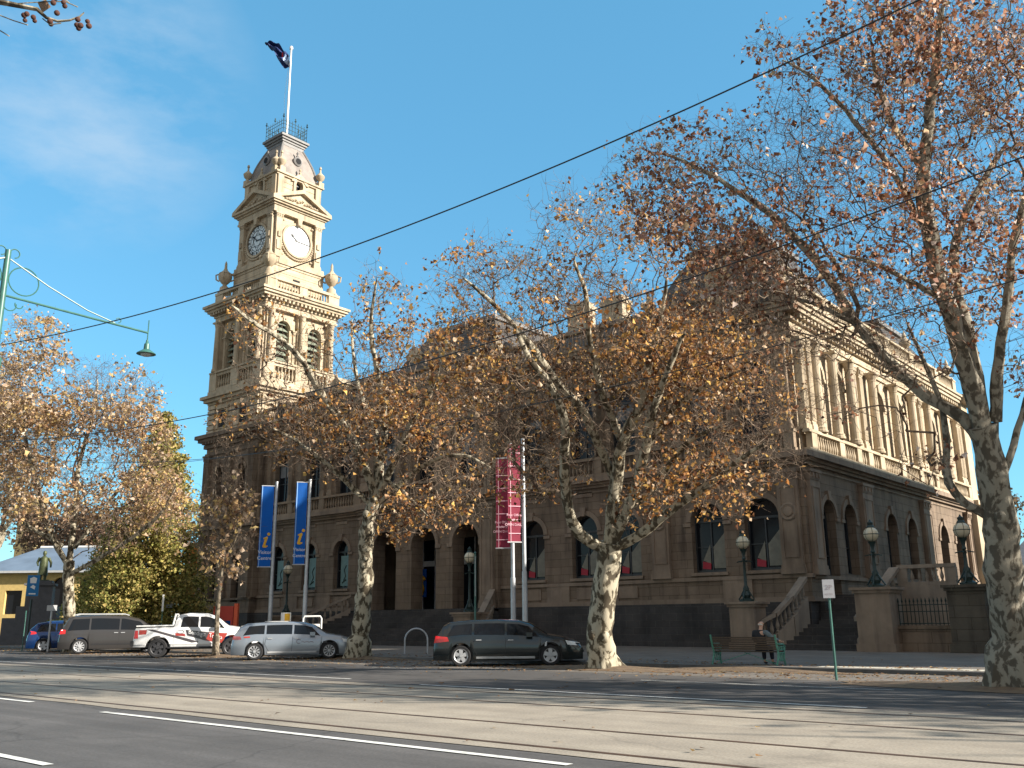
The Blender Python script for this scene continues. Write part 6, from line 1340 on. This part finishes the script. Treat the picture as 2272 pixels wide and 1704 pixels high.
make_tree('plane_tree','large near plane tree with thick leaning limbs at the right edge',18.9,
 [(2195,1492,.44),(2186,1400,.35),(2168,1260,.31),(2160,1120,.30),(2142,1010,.30),(2120,920,.28)],
 [([(2132,970),(2080,905),(2000,860),(1930,790),(1850,700),(1790,600),(1700,500),(1600,430),(1500,370),(1420,330)],3.5,.13,.02),
  ([(2120,920),(2090,800),(2040,650),(2010,520),(2000,380),(2020,250),(2030,120),(2040,0)],-.5,.20,.03),
  ([(2125,920),(2105,780),(2080,640),(2070,520),(2120,400),(2180,300)],1.5,.13,.025),
  ([(2150,910),(2160,780),(2185,640),(2200,500),(2230,380)],-1,.12,.03),
  ([(2160,1050),(2190,960),(2215,860),(2240,780),(2260,700)],.5,.08,.03),
  ([(2152,1125),(2085,1085),(2042,1040),(2040,960),(2030,880),(1990,780),(1960,700)],1.5,.095,.02),
  ([(2010,520),(1960,430),(1900,330),(1830,250),(1760,180),(1690,130)],1.5,.07,.015),
  ([(1850,700),(1760,660),(1680,640),(1600,600)],1.2,.05,.012),
  ([(2000,380),(1940,280),(1900,180),(1880,80)],-1.5,.07,.015),
  ([(2040,650),(1960,600),(1880,560),(1800,540)],-1.5,.06,.012)],
 [(1900,90,130,90),(2080,60,150,90),(2180,200,90,150),(2000,230,170,120),(1800,230,150,110,.8),(1700,110,70,60,.6),(1700,330,150,100,.8),(1500,320,140,60,.6),(1420,380,80,60,.5),(1600,430,170,90,.9),(1850,400,170,110,1.1),(2050,420,150,110),(1750,560,150,90),(1930,600,130,90,1.1),(2100,620,90,100,.7),(1980,760,110,80),(1820,720,110,60),(1700,750,90,60),(2180,480,70,120,.7),(1900,900,80,50,.25),(1990,1000,60,35,.6),(2200,760,50,80,.5),(1780,860,70,60,.6),(2000,-60,240,60),(2300,200,100,260,.7),(1450,455,90,70,.7),(1570,530,110,70,.8),(1660,610,110,70,.8),(1350,395,60,55,.45),(1840,640,110,80,.9),(1560,640,80,60,.5)],
 7200,18000,13,RD,.08,spread=2.7,rt=.0038,tw=.26,bark=BARK3,burrs=((3.4,-1.3,.13),(1.4,-.9,.1),(2.3,-1.8,.09)))
make_tree('plane_tree','golden leaved plane tree behind the cars at the left, nearer of two',50,
 [(150,1412,.34),(150,1330,.30),(147,1270,.28),(150,1212,.27)],
 [([(150,1228),(110,1150),(85,1060),(60,960),(50,860)],-1.5,.15,.03),([(150,1215),(160,1100),(170,1000),(200,900),(210,820)],1.5,.16,.03),([(153,1240),(220,1202),(270,1170),(330,1120),(380,1050)],-2.5,.13,.03),([(160,1185),(230,1100),(280,1020),(310,950)],2,.11,.03),([(135,1180),(60,1130),(0,1080),(-40,1000)],1,.12,.03)],
 [(70,745,70,70,.8),(120,850,130,90),(240,850,100,70),(60,950,100,90),(180,970,130,90),(290,960,85,90),(110,1080,110,70),(250,1080,120,70),(335,1050,50,80),(375,1120,50,60,.8),(30,1080,60,80),(240,1165,70,35,.7),(300,880,50,60,.7),(0,880,60,120),(190,900,90,60)],
 4300,12500,14,GO,.16,spread=4.5,rt=.007,tw=.45)
make_tree('plane_tree','farther plane tree leaning into the far left edge behind its neighbour',64,
 [(-60,1410,.4),(-45,1300,.36),(-20,1210,.32),(5,1150,.30)],
 [([(5,1150),(40,1090),(70,1000),(80,920)],0,.16,.04),([(-20,1210),(-40,1080),(-60,950)],0,.2,.04),([(0,1160),(20,1050),(10,930)],2,.14,.04)],
 [(20,900,70,120),(40,1040,50,80),(-40,950,60,150,.8),(90,960,50,70)],1700,5500,15,GO,.19,spread=5,rt=.009,tw=.6)
make_tree('street_tree','slender young tree with upswept bare top and golden lower leaves beside the pickup',40.6,
 [(465,1420,.14),(470,1320,.12),(477,1250,.11),(485,1180,.10),(492,1110,.085),(497,1040,.06),(492,960,.02)],
 [([(478,1240),(460,1190),(447,1130),(440,1080)],-.6,.03,.008),([(482,1215),(510,1160),(525,1100),(530,1040)],.6,.035,.008),([(485,1180),(470,1110),(465,1040),(470,985)],.8,.03,.006),([(490,1130),(505,1070),(515,1010)],-.7,.03,.006),([(476,1260),(450,1215),(430,1190)],.5,.02,.006)],
 [(487,1000,35,70,.9),(470,1090,50,60),(510,1080,40,60),(455,1160,42,50,.9),(520,1150,35,60,.8),(480,1220,50,40,.5)],
 700,620,16,GO,.18,spread=1.3,rt=.0065,tw=.36,up=.9,bark=BARK2,group=None,bf=.2,drange=([1050,1120,1250],[.02,.8,1]))
# two more of the row, beyond the right edge of the view, whose shade reaches the road
def off_tree(label,x,y,seed):
    rg=np.random.default_rng(seed); root=thing('plane_tree',label,'tree',(x,y,0),group='bare winter plane trees along the street')
    mb=MB(); mb.tube([(0,0,-.1),(.1,0,2),(0,.1,4)],[.4,.32,.28],10)
    for k in range(6):
        a=k*1.05; mb.tube([(0,.1,3.8),(1.3*math.cos(a),1.3*math.sin(a),6),(3*math.cos(a+.2),3*math.sin(a+.2),9.5),(3.8*math.cos(a),3.8*math.sin(a),12)],[.2,.15,.09,.02],7)
    mb.build('trunk',BARK,root,True); C=[]; Pa=[]; Qa=[]
    for k in range(420):
        u=rg.normal(size=3); u/=np.linalg.norm(u); c=u*np.array([4.6,3.6,3.8])*rg.uniform(.35,1)**.5+np.array([0,0,8.2]); Pa.append(c*.72+np.array([0,0,2.0])); Qa.append(c); C.append(c+rg.normal(size=(11,3))*.4)
    co,ix,ti=leaves(np.vstack(C),.2,rg,BR); rawmesh('leaves',co,3,ix,LEAF,root,ti); v,i_=segs_mesh(np.array(Pa),np.array(Qa),np.full(420,.03),np.full(420,.01),3); rawmesh('branches',v,4,i_,BARK,root)
off_tree('leafy plane tree just beyond the right edge whose shade dapples the road',7.5,24.6,41)
off_tree('farther leafy plane tree beyond the right edge, along the side street corner',19.5,24.6,42)
# conifer built of drooping sprays on whorled branches
def conifer(label,x,ytop,ybase,dep,halfw,seed,pal,n=26000,size=.32,name='conifer_tree'):
    rg=np.random.default_rng(seed); b=P3(x,ybase,dep); tp=P3(x+ (0),ytop,dep); H=tp[2]; root=thing(name,label,'tree',(float(b[0]),float(b[1]),0))
    mb=MB(); mb.tube([(0,0,-.1),(0,0,H*.5),(.1,0,H)],[.45,.25,.04],8); mb.build('trunk',BARK2,root,True)
    C=[];Pa=[];Qa=[]
    nb=150
    for i in range(nb):
        t=(i+.5)/nb; z=.9+t*(H-1.0); r=halfw*(1-t)**.72*rg.uniform(.7,1.12)+.25; a=i*2.4+rg.uniform(-.3,.3)
        k=int(n*(1-t+.12)/(nb*.62)); s=rg.uniform(.15,1,k)**.7; 
        wob=rg.normal(size=(k,3))*np.array([.28,.28,.20])*(.6+.9*(1-t)); 
        c=np.stack([np.cos(a)*r*s,np.sin(a)*r*s,z-.28*r*s+.22*r*s*s],1)+wob; C.append(c); Pa.append((0,0,z)); Qa.append((math.cos(a)*r*.9,math.sin(a)*r*.9,z-.1*r))
    C=np.vstack(C); C=C[C[:,2]>.6]; co,ix,ti=leaves(C,size,rg,pal,.1); rawmesh('foliage',co,3,ix,NEED,root,ti)
    v,i_=segs_mesh(np.array(Pa),np.array(Qa),np.full(nb,.06),np.full(nb,.015),3); rawmesh('branches',v,4,i_,BARK2,root); return root
GR=[(.38,.33,.10),(.28,.27,.08),(.46,.38,.13),(.17,.18,.05),(.52,.40,.15)]
conifer('tall olive green conifer behind the golden plane tree, left of the tower',318,862,1385,55,3.7,21,GR,48000,.15)
conifer('shorter dark conifer standing beside the tall one, nearer the yellow hall',232,1120,1385,58,2.6,22,[(.28,.28,.08),(.36,.34,.10),(.44,.38,.12)],22000,.15)
def bushy(label,x,y,dep,w,h,seed,pal,n,size,name='background_tree'):
    rg=np.random.default_rng(seed); b=P3(x,1400,dep); root=thing(name,label,'tree',(float(b[0]),float(b[1]),0)); top=P3(x,y,dep)[2]
    mb=MB(); mb.tube([(0,0,-.1),(0,0,top*.5),(.3,0,top*.8)],[.4,.25,.08],7); mb.tube([(0,0,top*.4),(w*.4,0,top*.75)],[.2,.05],6); mb.tube([(0,0,top*.35),(-w*.45,.3,top*.7)],[.2,.05],6); mb.build('trunk',BARK2,root,True)
    C=[]
    for k in range(26):
        c=np.array([rg.uniform(-w,w)*.75,rg.uniform(-w,w)*.75,top-h*rg.uniform(.1,.95)]); C.append(c+rg.normal(size=(n//26,3))*np.array([w,w,h*.6])*.17)
    co,ix,ti=leaves(np.vstack(C),size,rg,pal,.2); rawmesh('crown',co,3,ix,NEED,root,ti)
bushy('dull grey-green gum tree beyond the end of the stone building',2085,1015,125,3.6,7,31,[(.10,.10,.05),(.16,.14,.08),(.07,.075,.04)],5000,.4)
bushy('brown hazy tree beyond the grey roof at the right edge',2165,1065,135,5,7,32,[(.16,.11,.07),(.20,.14,.08),(.11,.085,.05)],5000,.42)
bushy('russet bare-looking tree behind the yellow hall roof',215,1075,120,5.5,9,33,[(.24,.16,.11),(.30,.2,.13),(.18,.12,.09)],5500,.4)
bushy('pinkish brown tree rising behind the yellow hall at the far left',105,1085,125,5.0,9,34,[(.28,.18,.12),(.33,.23,.15),(.20,.14,.1)],5000,.42)
# overhanging twig with seed balls at the top left
br=thing('plane_tree_branch','overhanging plane twig with round seed balls at the top left corner','branch',(0,0,0)); b0=P3(-60,-10,6.2); br.location=b0.tolist(); rg=np.random.default_rng(5)
mb=MB(); Z=lambda x,y,d=6.2:(P3(x,y,d)-b0).tolist()
mb.tube([Z(-70,-12),Z(0,4),(Z(40,12)),Z(80,20),Z(100,38),Z(125,46),Z(150,44),Z(172,36),Z(182,27)],[.026,.02,.017,.014,.011,.009,.007,.006,.004],7)
for a in ([(0,33,),(28,44),(60,54)],[(30,8),(90,4),(140,3),(168,15)],[(-10,60),(20,78)],[(120,0),(132,-6),(150,6)],[(92,40),(108,53),(132,50)]): mb.tube([Z(x,y) for x,y in a],.004,5)
mb.build('twig',BARK,br,True)
SB=mat('seed_ball_brown',(.12,.05,.035),.9,var=.4,vscale=200,bump=.5,bscale=500)
pos=[(52,33),(58,30),(54,44),(72,37),(75,45),(108,46),(110,52),(123,28),(140,13),(168,42),(166,54),(174,55),(170,61),(189,46),(192,56),(115,6),(120,-4),(137,5)]
for (x,y) in pos:
    q=MB(); rr=.017*rg.uniform(.85,1.15); n=7; q.lathe(Z(x,y,6.2+rg.uniform(-.1,.1)),[(rr*math.sin(math.pi*i/n)+.0005,-rr*math.cos(math.pi*i/n)) for i in range(n+1)],10); q.build('seed_ball',SB,br,True)
C_=np.array([Z(x,y) for x,y in [(105,-2),(112,3),(100,0)]]); co,ix,ti=leaves(C_,.055,rg,GO); rawmesh('leaves',co,3,ix,LEAF,br,ti)
# fallen leaves
rg=np.random.default_rng(9); n=9000
X_=rg.uniform(-75,-2,n); Y_=np.where(rg.uniform(size=n)<.93,rg.normal(24.6,1.5,n),rg.uniform(9,32,n)); zz=np.where(Y_>25.75,.112,.014); k=(Y_<25.55)|(Y_>25.8); C_=np.stack([X_,Y_,zz],1)[k]
d=rg.uniform(0,6.28,len(C_)); co,ix,ti=leaves(C_,.09,rg,[(.28,.15,.07),(.34,.2,.1),(.2,.11,.06),(.4,.27,.12)]); co=co.reshape(-1,4,3); co[:,:,2]=C_[:,2:3]+np.abs(co[:,:,2]-C_[:,2:3])*.25; o=rawmesh('fallen_leaves',co.reshape(-1,3),3,ix,LEAF,None,ti); o['kind']='stuff'
